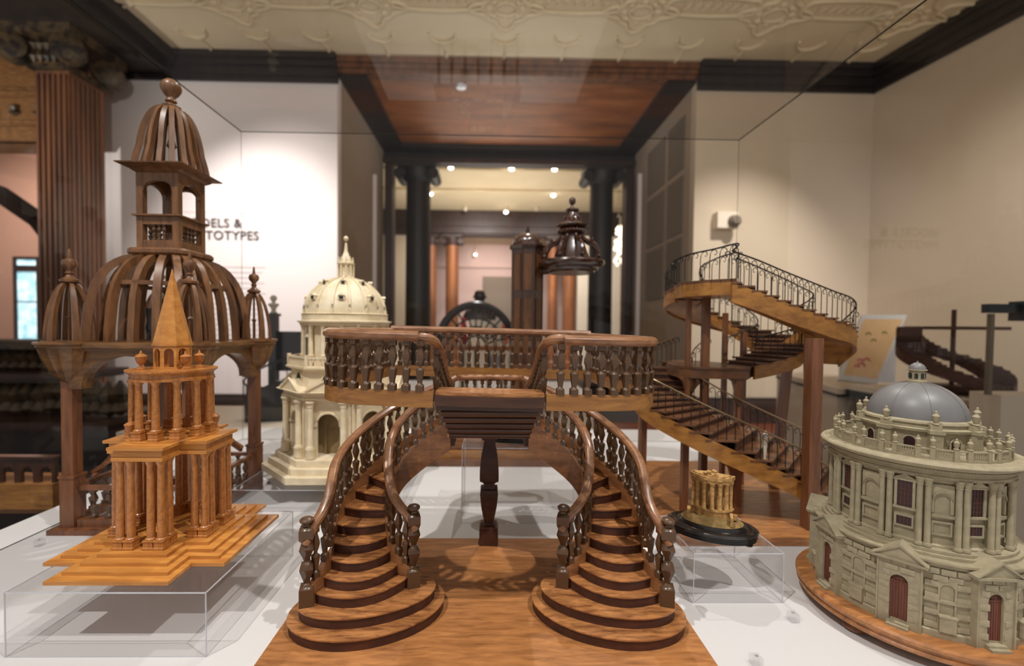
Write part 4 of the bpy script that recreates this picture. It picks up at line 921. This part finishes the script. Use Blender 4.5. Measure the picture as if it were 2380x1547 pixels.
# ============================================================ CORK RUIN on black oval plinth
rp = atZ(1675, 1218, .12)
RF = Matrix.Translation((.437, .845, 0)) @ Matrix.Rotation(radians(-25), 4, 'Z')
FR = RF
ru = thing('cork_ruin_model', 'small yellow cork model of a ruined half round temple with columns', 'ruin model', (0, 0, .1255))
pl = thing('oval_plinth', 'black reeded oval plinth with bun feet under the cork ruin', 'plinth', (0, 0, .093))
part('plinth_body', MB().lathe([(.074, .099), (.078, .1005), (.0765, .1025), (.079, .1045), (.0775, .1065), (.080, .1085), (.0785, .1105), (.081, .1125), (.0815, .1155), (.079, .1175), (.068, .1185), (.066, .1175), (.062, .118), (.061, .1215), (.058, .1245), (.03, .125)], 64, sx=1, sy=.66), 'black', pl)
bf = MB().lathe([(.004, 0), (.0075, .002), (.008, .0045), (.004, .007)], 12).mesh('bun_foot', 'black')
for x, y in ((-.062, -.018), (.062, -.018), (-.04, .036), (.04, .036)): inst('bun_foot', bf, pl, (x, y, .0925))
q = MB(); n = 28
vs = [(0, 0, .0)]; rings = 6
q2 = MB(); vs = []; fs = []
for i in range(rings + 1):
    for k in range(n):
        a = 2 * pi * k / n; r = i / rings
        z = .1255 + (.010 * (1 - r ** 2) + random.uniform(0, .0035)) * (1 if r < .98 else 0)
        vs.append((.056 * r * cos(a), .038 * r * sin(a), z if r < .98 else .125))
fs = [(i * n + k, i * n + (k + 1) % n, (i + 1) * n + (k + 1) % n, (i + 1) * n + k) for i in range(rings) for k in range(n)]
part('ground', q2.add(vs, fs), 'earth', ru)
def arcband(r0, r1, z0, z1, a0, a1, n=24, jit=0, cy=.016, sx=1, sy=1):
    q = MB(); vs = []
    for k in range(n + 1):
        a = radians(a0 + (a1 - a0) * k / n); j = random.uniform(-jit, jit)
        for r, z in ((r1 + j, z0), (r1 + j, z1 + j), (r0, z1 + j), (r0, z0)): vs.append((r * cos(a) * sx, cy + r * sin(a) * sy, z))
    return q.add(vs, [(4 * i + j, 4 * i + (j + 1) % 4, 4 * i + 4 + (j + 1) % 4, 4 * i + 4 + j) for i in range(n) for j in range(4)] + [(0, 1, 2, 3), (4 * n + 3, 4 * n + 2, 4 * n + 1, 4 * n)])
part('podium', arcband(.010, .038, .130, .146, 188, 352, jit=.0006, sy=.85), 'cork', ru)
part('podium_cap', arcband(.012, .040, .146, .1485, 188, 352, jit=.0004, sy=.85), 'cork', ru)
part('retaining_wall', MB().box(.031, .036, -.030, -.006, .128, .145).box(-.044, -.038, -.02, 0, .128, .146), 'cork', ru)
rc = MB().lathe([(.0042, 0), (.0042, .002), (.0034, .004), (.0030, .02), (.0033, .035), (.0030, .046), (.0042, .049), (.0045, .052)], 9).mesh('column', 'cork')
for k in range(7):
    a = radians(197 + 24 * k); inst('column', rc, ru, (.0345 * cos(a), .016 + .0345 * .85 * sin(a), .1485), random.random() * 3, (random.uniform(1.15, 1.35), random.uniform(1.15, 1.35), 1))
part('cella_wall', arcband(.0215, .0245, .1485, .2005, 195, 345, jit=.0005, sy=.85), 'cork', ru)
part('entablature', arcband(.026, .0385, .2005, .2055, 188, 350, jit=.0005, sy=.85), 'cork', ru)
part('cornice', arcband(.024, .0405, .2055, .2125, 188, 351, jit=.0008, sy=.85), 'cork', ru)
part('roof', arcband(.008, .036, .2125, .2145, 190, 345, jit=.0008, sy=.85), 'cork', ru)
q = MB()
for k in range(7): q.lathe([(.004, 0), (.0045, .003), (.002, .005)], 6, -.004 + random.uniform(-.009, .009), -.006 + random.uniform(-.004, .004), .214 + .001 * k)
part('rubble', q, 'cork', ru)
part('stump', MB().lathe([(.0045, 0), (.0045, .009), (.003, .010)], 10, .040, -.004, .133), 'cork', ru)
FR = Matrix.Identity(4)

# ============================================================ DOUBLE SPIRAL STAIR (right rear)
ss = thing('spiral_staircase_model', 'large oak double spiral staircase model with iron scroll railings on posts, right', 'staircase model', (.75, 1.25, 0))
part('base_board', MB().prism([(.44, .985), (.985, .985), (.985, 1.56), (.56, 1.56), (.44, 1.30)], .0005, .02), 'board', ss, label='brown oak base board')
SC = MB()
SC.tube([(0, 0, 0), (0, 0, .045), (0, .001, .056), (0, .004, .063), (0, .010, .066), (0, .015, .063), (0, .0165, .058), (0, .014, .054), (0, .0105, .055)], .0011, 5)
SCR = SC.mesh('scroll_baluster', 'iron')
def flight(name, po, pi_, n, rails=(1, 1), wood='stairwood', hs=.075, sdepth=.045, treads=True):
    so = spline(po, 60); si = spline(pi_, 60)
    for nm, sp in (('stringer', so), ('stringer', si)):
        part(nm, MB().band([(p.x, p.y) for p in sp], [max(.0205, p.z - sdepth) for p in sp], [p.z - .002 for p in sp], .010), wood, ss)
    vs = []
    for a, b in zip(so, si): vs += [(a.x, a.y, max(.021, a.z - sdepth + .006)), (b.x, b.y, max(.021, b.z - sdepth + .006))]
    part('soffit', MB().add(vs, [(2 * i, 2 * i + 1, 2 * i + 3, 2 * i + 2) for i in range(60)]), wood, ss)
    for k in range(n):
        i0 = int(60 * k / n); i1 = int(60 * (k + 1) / n); i1e = min(60, i1 + 1)
        a, b, c, d = so[i0], si[i0], si[i1e], so[i1e]; z = (so[i1].z)
        oo = (a - b).normalized() * .008; od = (d - c).normalized() * .008
        P = [(a.x + oo.x, a.y + oo.y), (b.x - oo.x, b.y - oo.y), (c.x - od.x, c.y - od.y), (d.x + od.x, d.y + od.y)]
        part('tread', MB().prism(P, z - .0045, z), 'stairdark', ss)
        dz = max(.004, abs(so[i1].z - so[i0].z)); d0 = (c + d) / 2 - (a + b) / 2; d0 = Vector((d0.x, d0.y, 0)).normalized() * .004
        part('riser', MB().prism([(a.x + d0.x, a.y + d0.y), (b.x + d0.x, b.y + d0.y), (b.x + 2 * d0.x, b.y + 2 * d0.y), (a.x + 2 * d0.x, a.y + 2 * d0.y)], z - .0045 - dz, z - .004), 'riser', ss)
    for on, sp, sg in ((rails[0], so, 1), (rails[1], si, -1)):
        if not on: continue
        part('iron_rail', MB().tube([(p.x, p.y, p.z + hs + .001) for p in sp], .0021, 6), 'brass' if on == 2 else 'iron', ss)
        for p, tg in resample([tuple(p) for p in sp], .0225):
            inst('scroll_baluster', SCR, ss, (p.x, p.y, p.z - .002), atan2(tg.y, tg.x) - pi / 2, (1, 1, (hs + .002) / .066))
def lerpP(A, B, u): return [tuple(Vector(a).lerp(Vector(b), u)) for a, b in zip(A, B)]
# lower flight: front right up to the left and round to the middle landing (outer edge seen in front)
L_out = [atY(1925, 1155, 1.06), atY(1850, 1110, 1.05), atY(1760, 1068, 1.05), atY(1650, 1018, 1.06), atY(1560, 972, 1.10), atY(1498, 935, 1.17), atY(1478, 905, 1.26), atY(1505, 866, 1.35), atY(1570, 838, 1.42)]
L_in = [atY(1960, 1128, 1.19), atY(1880, 1080, 1.20), atY(1800, 1036, 1.20), atY(1712, 990, 1.20), atY(1650, 955, 1.20), atY(1612, 925, 1.22), atY(1600, 903, 1.27), atY(1612, 880, 1.31), atY(1640, 862, 1.32)]
L_in = [Vector((p.x, p.y, q.z)) for p, q in zip(L_in, L_out)]
flight('lower', [tuple(p) for p in L_out], [tuple(p) for p in L_in], 19, (2, 2))
# middle landing
zl = L_out[-1].z
a = atY(1590, 848, 1.22); b = atY(1745, 850, 1.22)
LP = [(L_out[-1].x - .01, 1.44), (.535, 1.32), (.53, 1.25), (.56, 1.205), (.63, 1.19), (.72, 1.20), (.75, 1.24), (.74, 1.33), (.70, 1.42), (.62, 1.46)]
part('landing', MB().prism(LP, zl - .006, zl), 'stairdark', ss); part('landing_frame', MB().prism([(x * .995 + .003, y + .003) for x, y in LP], zl - .032, zl - .006), 'stairdark', ss)
rail_pts = [(.545, 1.235, zl + .075), (.60, 1.205, zl + .078), (.67, 1.195, zl + .08), (.735, 1.215, zl + .088)]
# middle spiral: from landing right and round the back to the upper left
MZ = [.004, .022, .042, .064, .09, .118, .146, .172, .195, .212, .222]
M_out = [(x, y, zl + z) for (x, y), z in zip([(.745, 1.225), (.82, 1.225), (.90, 1.26), (.95, 1.34), (.93, 1.43), (.86, 1.49), (.76, 1.51), (.655, 1.49), (.575, 1.43), (.54, 1.34), (.535, 1.26)], MZ)]
M_in = [(x, y, zl + z) for (x, y), z in zip([(.72, 1.32), (.77, 1.325), (.815, 1.335), (.835, 1.365), (.82, 1.39), (.785, 1.405), (.74, 1.41), (.69, 1.40), (.66, 1.37), (.64, 1.34), (.63, 1.29)], MZ)]
flight('middle', M_out, M_in, 20, (1, 1), sdepth=.04)
# upper flight: from far right along the front to the top landing
U_out = [atY(1950, 812, 1.26), atY(1986, 778, 1.225), atY(1978, 757, 1.20), atY(1935, 742, 1.16), atY(1880, 722, 1.13), atY(1820, 700, 1.10), atY(1760, 676, 1.08), atY(1700, 655, 1.08)]
zt = atY(1650, 648, 1.1).z
U_in = [(.90, 1.37), (.93, 1.33), (.945, 1.29), (.93, 1.255), (.87, 1.235), (.80, 1.21), (.73, 1.195), (.67, 1.19)]
U_in = [(x, y, q.z) for (x, y), q in zip(U_in, U_out)]
flight('upper', [tuple(p) for p in U_out], U_in, 15, (1, 1), sdepth=.05)
TP = [(U_out[-1].x + .01, 1.075), (.60, 1.085), (.55, 1.12), (.52, 1.18), (.53, 1.27), (.63, 1.285), (.68, 1.20)]
part('landing', MB().prism(TP, zt - .008, zt), 'stairdark', ss); part('landing_frame', MB().prism(TP, zt - .040, zt - .008), 'stairwood', ss)
tr_ = [(.535, 1.26, zt + .05), (.505, 1.22, zt + .058), (.517, 1.15, zt + .068), (.56, 1.10, zt + .075), (.61, 1.08, zt + .086), (U_out[-1].x, 1.08, U_out[-1].z + .076)]
part('iron_rail', MB().tube([tuple(p) for p in spline(tr_, 24)], .0021, 6), 'iron', ss)
for p, tg in resample([tuple(p) for p in spline(tr_, 24)], .0225): inst('scroll_baluster', SCR, ss, (p.x, p.y, zt), atan2(tg.y, tg.x) - pi / 2, (1, 1, (p.z - zt) / .066))
tr2 = spline([(.63, 1.29, zl + .222 + .075), (.66, 1.25, zt + .082), (.69, 1.22, zt + .088), (U_in[-1][0], U_in[-1][1], U_in[-1][2] + .076)], 12)
part('iron_rail', MB().tube([tuple(p) for p in tr2], .0021, 6), 'iron', ss)
for p, tg in resample([tuple(p) for p in tr2], .0225): inst('scroll_baluster', SCR, ss, (p.x, p.y, zt), atan2(tg.y, tg.x) - pi / 2, (1, 1, (p.z - zt) / .066))
# posts
def post(x, y, z0, z1, w_=.022, splay=None, br=True):
    q = MB()
    if splay: q.tube([(splay[0], splay[1], z0), (x, y, z1)], w_ * .72, 4)
    else: q.obox(x, y, z0, z1, w_, w_)
    if br:
        for sx in (-1, 1): q.vprism([(x + sx * w_ * .5, z1 - .04), (x + sx * w_ * .5, z1), (x + sx * (w_ * .5 + .025), z1), (x + sx * (w_ * .5 + .008), z1 - .012)] if sx > 0 else [(x + sx * (w_ * .5 + .025), z1), (x + sx * w_ * .5, z1), (x + sx * w_ * .5, z1 - .04), (x + sx * (w_ * .5 + .008), z1 - .012)], y - w_ * .4, y + w_ * .4)
    part('post', q, 'leg', ss)
post(.773, 1.035, .02, .478, .027, br=False)
post(.556, 1.225, zl, zt - .035, .012, br=False); post(.60, 1.215, .02, zt - .035, .018, br=False); post(.733, 1.36, .02, zl + .155, .013, br=False); post(.775, 1.33, .02, .49, .014, br=False)
post(.556, 1.225, .02, zl - .03, .012); post(.69, 1.21, .02, zl - .03, .013)
post(.915, 1.33, .02, zl + .02, .020, (.86, 1.30)); post(1.0, 1.36, .02, .43, .022, (1.035, 1.38))
post(.445, 1.255, .02, .235, .015, br=False); post(.475, 1.36, .02, .26, .015, br=False); post(.51, 1.13, .02, .21, .016, br=False); post(.64, 1.12, .02, .15, .02)
q = MB().tube([(.83, 1.0, .02), (.80, 1.02, .44), (.80, 1.02, .46)], .004, 4)
part('newel_post', MB().lathe([(.006, 0), (.006, .02), (.003, .03), (.005, .06), (.003, .07), (.006, .085), (.002, .095)], 10, atY(1777, 1070, 1.06).x, 1.06, atY(1777, 1090, 1.06).z), 'finialwhite', ss)

# ============================================================ PULPIT MODEL (centre rear)
pu = thing('pulpit_model', 'dark polished oak pulpit model with octagonal tower and carved canopy on a stepped base', 'pulpit model', (.12, 1.65, 0))
for k in range(5): part('base_step', MB().box(-.232 + .02 * k, .32 - .01 * k, 1.545 + .022 * k, 1.80, .0005 + .0235 * k, .0235 * (k + 1)), ('stairdark', 'fascia')[k % 2], pu)
FR = Matrix.Translation((.134, 1.635, 0))
TR = .059
part('tower_shaft', MB().prism(poly(8, TR, pi / 8), .1175, .785), 'pulpit', pu)
for k in range(8):
    FR = Matrix.Translation((.134, 1.635, 0)) @ Matrix.Rotation(k * pi / 4, 4, 'Z'); R_ = TR * cos(pi / 8)
    for z0, z1 in ((.15, .36), (.40, .60), (.63, .76)):
        part('tower_panel', MB().box(-.013, .013, -R_ - .002, -R_ + .002, z0, z1).tube([(-.016, -R_ - .001, z0), (-.016, -R_ - .001, z1), (.016, -R_ - .001, z1), (.016, -R_ - .001, z0)], .0018, 4), 'pulpanel', pu)
    part('tower_shaft_moulding', MB().tube([(TR * sin(pi / 8), -R_, .12), (TR * sin(pi / 8), -R_, .785)], .003, 6), 'pulpit', pu)
FR = Matrix.Translation((.134, 1.635, 0))
part('tower_cornice', MB().lathe([(.057, .780), (.062, .784), (.070, .790), (.071, .795), (.060, .800), (.058, .806)], 8, ph=pi / 8), 'pulpit', pu, 20)
part('tower_dome', MB().lathe([(.056 * cos(g), .804 + .042 * sin(g)) for g in [j * radians(82) / 8 for j in range(9)]], 16, flute=.05), 'pulpit', pu)
part('tower_finial', MB().lathe([(.010, .845), (.010, .851), (.006, .853), (.008, .858), (.005, .862), (.007, .867), (.002, .874)], 12), 'pulpit', pu)
FR = Matrix.Translation((.283, 1.55, 0))
part('canopy_disc', MB().lathe([(.080, .688), (.082, .694), (.092, .698), (.093, .706), (.104, .710), (.113, .716), (.116, .722), (.114, .728), (.104, .732), (.06, .735), (.03, .735)], 56), 'pulpit', pu)
part('canopy_bracket', MB().tube([(-.07, .03, .70), (-.12, .07, .70)], .012, 6), 'pulpit', pu)
for k in range(8):
    a = k * pi / 4 + .2
    q = MB(); q.M = Matrix.Rotation(a, 4, 'Z')
    q.tube([tuple(p) for p in spline([(.095, 0, .734), (.100, 0, .75), (.094, 0, .772), (.080, 0, .788), (.062, 0, .796), (.046, 0, .806), (.036, 0, .822)], 16)], .0065, 6)
    q.lathe([(.004, 0), (.010, .006), (.006, .014), (.008, .02), (.002, .026)], 8, .099, 0, .735); q.lathe([(.003, 0), (.007, .005), (.004, .012), (.001, .016)], 8, .075, 0, .793)
    part('canopy_scroll', q, 'pulpit', pu)
    q = MB(); q.M = Matrix.Rotation(a, 4, 'Z'); q.tube([tuple(p) for p in spline([(.032, 0, .862), (.030, 0, .878), (.020, 0, .888), (.014, 0, .904)], 8)], .004, 5); part('crown_scroll', q, 'pulpit', pu)
    q = MB()
    for j in range(3): q.lathe([(.003, 0), (.009, .007), (.004, .016)], 7, .042 * cos(a + j * .26), .042 * sin(a + j * .26), .825)
    part('carved_swag', q, 'pulpit', pu)
part('canopy_core', MB().lathe([(.062, .735), (.060, .75), (.048, .785), (.036, .81), (.034, .842), (.054, .848), (.058, .853), (.05, .858), (.034, .866), (.026, .874), (.020, .894), (.017, .903), (.024, .906), (.023, .912), (.008, .915), (.004, .926), (.010, .932), (.013, .940), (.011, .948), (.003, .955)], 24, flute=.06), 'pulpit', pu)
FR = Matrix.Identity(4)
# black oval plinth on the tall riser
t = thing('oval_plinth', 'black reeded oval plinth on the tall acrylic riser behind the pillar', 'plinth', (.1, 1.17, .193))
part('plinth_body', MB().lathe([(.12, .195), (.125, .197), (.122, .200), (.127, .203), (.124, .206), (.128, .209), (.126, .213), (.11, .215)], 56, .10, 1.175, sx=1, sy=.42), 'black', t)
for dx in (-.09, .09): part('bun_foot', MB().lathe([(.006, .1925), (.009, .194), (.006, .196)], 12, .1 + dx, 1.175), 'black', t)

# ============================================================ THINGS BEHIND THE CASE
# ribbed lattice dome in the next room
p = atY(1106, 765, 3.4)
t = thing('lattice_dome_model', 'dark open lattice half dome behind the gallery rail', 'dome model', (p.x, 3.4, .2))
cx = p.x; R_ = .30; zb = .2
q = MB()
for ph in (0,):
    q.tube([(cx + R_ * cos(a), 3.4, .34 + .33 * sin(a)) for a in [pi * j / 28 for j in range(29)]], .022, 8)
    q.tube([(cx + R_ * .93 * cos(a), 3.5, .34 + .31 * sin(a)) for a in [pi * j / 28 for j in range(29)]], .014, 8)
part('rim', q, 'black', t)
q = MB()
for j in range(1, 12):
    a = pi * j / 12; q.tube([(cx + .08 * cos(a), 3.4, .34 + .08 * sin(a)), (cx + R_ * cos(a), 3.4, .34 + .33 * sin(a))], .007, 6)
for rr in (.08, .15, .215): q.tube([(cx + rr * cos(a), 3.4, .34 + rr * sin(a)) for a in [pi * j / 24 for j in range(25)]], .008, 6)
part('lattice', q, 'black', t)
part('sill', MB().box(cx - .33, cx + .33, 3.36, 3.52, .31, .34), 'orangewood', t)
for k in range(7): part('leg', MB().box(cx - .3 + k * .1 - .012, cx - .3 + k * .1 + .012, 3.4, 3.43, -.0395, .31), 'pulpit', t)
tb = thing('display_table', 'white topped table of the next display case behind the lattice dome', 'table', (-.2, 3.6, FLZ))
part('table_top', MB().box(-1.0, .8, 3.1, 4.3, -.07, -.04), 'white', tb); part('table_body', MB().box(-.95, .75, 3.15, 4.25, FLZ, -.07), 'plinthwhite', tb)
vz = MB().lathe([(.02, 0), (.035, .03), (.03, .09), (.015, .15), (.02, .17)], 14)
for px, m_, lab in ((1077, 'red', 'bright red vase seen behind the lattice dome'), (1173, 'orangered', 'orange red vase on the right behind the lattice dome')):
    p = atY(px, 800, 3.8); q = MB().lathe([(.02, 0), (.03, .03), (.032, .14), (.018, .2), (.022, .23)], 14, p.x, 3.8, .34)
    tag(part('enamel_vase', q, m_), lab, 'vase')
    pd = thing('vase_pedestal', 'white pedestal under the %s vase' % ('bright red' if m_ == 'red' else 'orange red'), 'pedestal', (p.x, 3.8, -.04))
    part('pedestal_body', MB().box(p.x - .035, p.x + .035, 3.765, 3.835, -.0395, .34), 'finialwhite', pd)
p = atY(1115, 690, 6.9)
t = thing('bronze_bust', 'dark bronze head bust with white collar beyond the lattice dome', 'bust', (p.x, 6.9, FLZ))
q = MB(); q.M = Matrix.Translation((p.x, 6.9, p.z))
q.lathe([(.045, -.14), (.05, -.09), (.075, -.06), (.088, -.01), (.09, .04), (.075, .085), (.04, .105), (.005, .11)], 20, sy=1.15)
q.lathe([(.006, -.03), (.014, -.015), (.008, .02)], 8, 0, -.10); q.lathe([(.01, -.02), (.018, 0), (.01, .02)], 8, -.09, 0); q.lathe([(.01, -.02), (.018, 0), (.01, .02)], 8, .09, 0)
q.M = Matrix.Translation((p.x, 6.9, p.z)); q.tube([(-.035, -.098, .015), (-.02, -.102, .02)], .006, 5); q.tube([(.02, -.102, .02), (.035, -.098, .015)], .006, 5); q.tube([(-.02, -.1, -.05), (.02, -.1, -.05)], .006, 5)
part('head', q, 'bronze', t)
q = MB().lathe([(.23, -.36), (.24, -.30), (.20, -.22), (.10, -.17), (.06, -.13)], 24, p.x, 6.9, p.z, sx=1.1, sy=.6); part('shoulders', q, 'bronze', t)
part('collar', MB().lathe([(.07, -.175), (.062, -.14)], 18, p.x, 6.9, p.z), 'finialwhite', t)
part('pedestal', MB().box(p.x - .15, p.x + .15, 6.75, 7.05, FLZ, p.z - .36), 'plinthwhite', t)
# dark spiral stair behind the church, left
t = thing('dark_spiral_stair_model', 'black spiral stair model with ivory finial behind the cream church', 'staircase model', (-1.15, 2.6, -.06))
q = MB().obox(atY(636, 740, 2.6).x, 2.6, -.058, .55, .045, .045).obox(atY(636, 740, 2.6).x, 2.6, .545, .56, .06, .06); part('newel_post', q, 'black', t)
fx = atY(636, 740, 2.6).x
part('finial', MB().lathe([(.020, 0), (.022, .006), (.012, .012), (.014, .03), (.030, .05), (.026, .058), (.010, .062), (.009, .07), (.018, .082), (.019, .092), (.014, .102), (.003, .108)], 16, fx, 2.6, .56), 'finialwhite', t)
part('dark_panel', MB().box(fx - .04, atY(712, 780, 2.7).x, 2.62, 2.66, .22, .455), 'black', t)
so = spline([(-1.05, 2.75, .20), (-1.12, 2.6, .17), (-1.22, 2.48, .13), (-1.34, 2.44, .06), (-1.38, 2.5, .0), (-1.30, 2.6, -.03)], 30)
q = MB(); vs = []
for p_ in so: vs += [(p_.x, p_.y, p_.z + .04), (p_.x + .16, p_.y + .1, p_.z + .04), (p_.x + .17, p_.y + .1, max(-.058, p_.z - .12)), (p_.x, p_.y, max(-.058, p_.z - .07))]
q.add(vs, [(4 * i + j, 4 * i + (j + 1) % 4, 4 * i + 4 + (j + 1) % 4, 4 * i + 4 + j) for i in range(30) for j in range(4)] + [(0, 1, 2, 3), (123, 122, 121, 120)]); part('curved_flight', q, 'black', t)
q = MB().tube([(p_.x, p_.y, p_.z + .15) for p_ in so], .006, 6)
for i in range(0, 31, 3): q.tube([(so[i].x, so[i].y, so[i].z + .03), (so[i].x, so[i].y, so[i].z + .15)], .003, 5)
part('iron_railing', q, 'iron', t)
tb = thing('display_table', 'white table of the case behind with dark edge, left of the cream church', 'table', (-1.4, 2.6, FLZ))
part('table_top', MB().box(-1.9, -.85, 2.25, 3.0, -.085, -.06), 'plinthwhite', tb); part('table_edge', MB().box(-1.92, -.83, 2.23, 3.0, -.17, -.085), 'blackwood', tb); part('table_body', MB().box(-1.85, -.9, 2.3, 2.95, FLZ, -.17), 'plinthwhite', tb)
# arcaded wooden model at far left outside the case
t = thing('arcaded_gallery_model', 'dark wooden arcaded gallery model low at the left edge outside the glass', 'gallery model', (-1.6, 1.5, -.16))
q = MB()
for k in range(7): q.arch(.062, .085, .04, .03, .012, 8, rise=.03, x=-1.87 + k * .062, y=1.5, z=-.045 - .004 * (k > 3))
part('arcade', q, 'pulpit', t)
part('floor_band', MB().box(-1.9, -1.462, 1.48, 1.6, -.13, -.045), 'fascia', t)
part('top_rail', MB().box(-1.9, -1.462, 1.485, 1.515, .038, .046), 'pulpit', t)
part('stand', MB().box(-1.95, -1.40, 1.45, 1.8, FLZ, -.13), 'black', t)
# framed drawing on sloped stand
TL, TRr, BL, BR = atY(2003, 732, 3.45), atY(2108, 732, 3.45), atY(1948, 882, 3.15), atY(2038, 893, 3.15)
t = thing('framed_drawing', 'tan architectural drawing in a white frame on a sloping stand', 'drawing', tuple((BL + BR) / 2)); drw = t
def shrink(P, u): c = sum(P, Vector()) / 4; return [p.lerp(c, u) for p in P]
Q = [TL, TRr, BR, BL]; nrm = (TRr - TL).cross(BL - TL).normalized(); nrm = nrm if nrm.y < 0 else -nrm
def slab(P, d0, d1): a = [tuple(p + nrm * d0) for p in P] + [tuple(p + nrm * d1) for p in P]; return MB().add(a, [(0, 1, 2, 3), (7, 6, 5, 4), (0, 4, 5, 1), (1, 5, 6, 2), (2, 6, 7, 3), (3, 7, 4, 0)])
part('frame', slab(Q, -.02, .004), 'white', t); part('paper', slab(shrink(Q, .14), .004, .006), 'paper', t)
q = MB(); 
def onp(u, v): return TL.lerp(TRr, u).lerp(BL.lerp(BR, u), v) + nrm * .008
for u, v, rr in ((.35, .72, .02), (.42, .78, .024), (.5, .7, .02), (.32, .8, .014)): c = onp(u, v); q.tube([tuple(c + Vector((rr * cos(a), 0, rr * sin(a) * .9))) for a in [2 * pi * j / 14 for j in range(14)]], .006, 4, True)
part('red_sketch', q, 'redink', t)
q = MB()
for u, v in ((.3, .32), (.66, .3), (.48, .42)): c = onp(u, v); q.tube([tuple(c + Vector((.018 * cos(a), 0, .018 * sin(a)))) for a in [2 * pi * j / 10 for j in range(10)]], .004, 4, True)
part('green_sketch', q, 'greenink', t)
ZP = min(BL.z, BR.z) - .03
q = MB().prism([(BL.x - .02, 3.12), (BR.x + .06, 3.12), (BR.x + .9, 4.3), (BL.x + .3, 4.3)], ZP - .04, ZP)
tb = thing('display_plinth', 'pale plinth with dark edge under the framed drawing', 'plinth', (BL.x + .3, 3.6, FLZ))
part('plinth_top', q, 'plinthwhite', tb); part('plinth_band', MB().prism([(BL.x - .02, 3.13), (BR.x + .3, 3.13), (BR.x + .3, 4.3), (BL.x + .3, 4.3)], ZP - .06, ZP - .04), 'teal', tb); part('plinth_body', MB().prism([(BL.x, 3.15), (BR.x + .3, 3.15), (BR.x + .3, 4.28), (BL.x + .3, 4.28)], FLZ, ZP - .06), 'plinthwhite', tb)
part('back_stand', MB().prism([(TL.x + .03, 3.5), (TRr.x - .03, 3.5), (TRr.x - .03, 3.7), (TL.x + .03, 3.7)], ZP + .0005, TL.z - .12), 'white', drw)
# second spiral stair in its own case
c = atY(2213, 850, 2.7); sx_, sz = c.x, atY(2213, 912, 2.7).z
t = thing('small_spiral_stair_model', 'dark brown double helix stair model in a case far right', 'staircase model', (sx_, 2.7, sz))
part('pole', MB().lathe([(.012, 0), (.012, .52)], 8, sx_, 2.7, sz), 'riser', t)
for a0, a1, zz0, zz1 in ((-70, 150, .06, .40), (-85, -245, .058, .33)):
    NS = 18
    for k in range(NS):
        a = radians(a0 + (a1 - a0) * k / (NS - 1)); z = sz + zz0 + (zz1 - zz0) * k / (NS - 1); d = abs(radians(a1 - a0)) / NS * .62
        q = MB().prism([(sx_ + .15 * cos(a - d), 2.7 + .15 * sin(a - d)), (sx_ + .262 * cos(a - d), 2.7 + .262 * sin(a - d)), (sx_ + .262 * cos(a + d), 2.7 + .262 * sin(a + d)), (sx_ + .15 * cos(a + d), 2.7 + .15 * sin(a + d))], z - .05, z + .012); part('step', q, 'riser', t)
    for rr in (.262, .15):
        part('stringer', MB().band([(sx_ + rr * cos(radians(a0 + (a1 - a0) * k / 24)), 2.7 + rr * sin(radians(a0 + (a1 - a0) * k / 24))) for k in range(25)], [sz + zz0 - .055 + (zz1 - zz0) * k / 24 for k in range(25)], [sz + zz0 + .01 + (zz1 - zz0) * k / 24 for k in range(25)], .012), 'riser', t)
part('platform', MB().prism([(sx_ - .10, 2.60), (sx_ + .25, 2.60), (sx_ + .25, 2.92), (sx_ - .10, 2.92)], sz + .395, sz + .415), 'riser', t)
part('foot', MB().lathe([(.14, 0), (.14, .02), (.1, .05)], 24, sx_, 2.7, sz), 'riser', t)
tb = thing('display_plinth', 'pale plinth with white top under the small spiral stair', 'plinth', (sx_, 2.75, FLZ))
part('plinth_top', MB().box(sx_ - .35, sx_ + .31, 2.41, 3.09, sz - .035, sz), 'plinthwhite', tb); part('plinth_band', MB().box(sx_ - .35, sx_ + .31, 2.40, 3.09, sz - .085, sz - .035), 'teal', tb); part('plinth_body', MB().box(sx_ - .31, sx_ + .28, 2.44, 3.05, FLZ, sz - .085), 'grey', tb)
# teal edged case corner and pale pier at the right border
A = atY(2296, 706, 2.2); 
t = thing('pale_pier', 'pale wall pier at the right border beside the small stair case', 'pier', (3.1, 2.28, FLZ))
part('pier_body', MB().box(atY(2328, 900, 2.2).x, 3.8, 2.2, 2.35, FLZ, atY(2340, 918, 2.2).z), 'plinthwhite', t)
part('pier_cap', MB().box(A.x, 3.2, 2.19, 2.23, A.z - .045, A.z).box(A.x + .155, 3.2, 2.17, 2.24, A.z - .085, A.z + .015), 'teal', t, label='dark teal metal cap')
part('pier_post', MB().box(A.x + .02, A.x + .04, 2.2, 2.22, atY(2340, 918, 2.2).z, A.z - .05), 'grey', t)
part('pier_glass', MB().add([(A.x + .03, 2.23, -.1), (3.8, 2.23, -.1), (3.8, 2.23, A.z), (A.x + .03, 2.23, A.z)], [(0, 1, 2, 3)]), 'glass', t)
print('stones', n_)
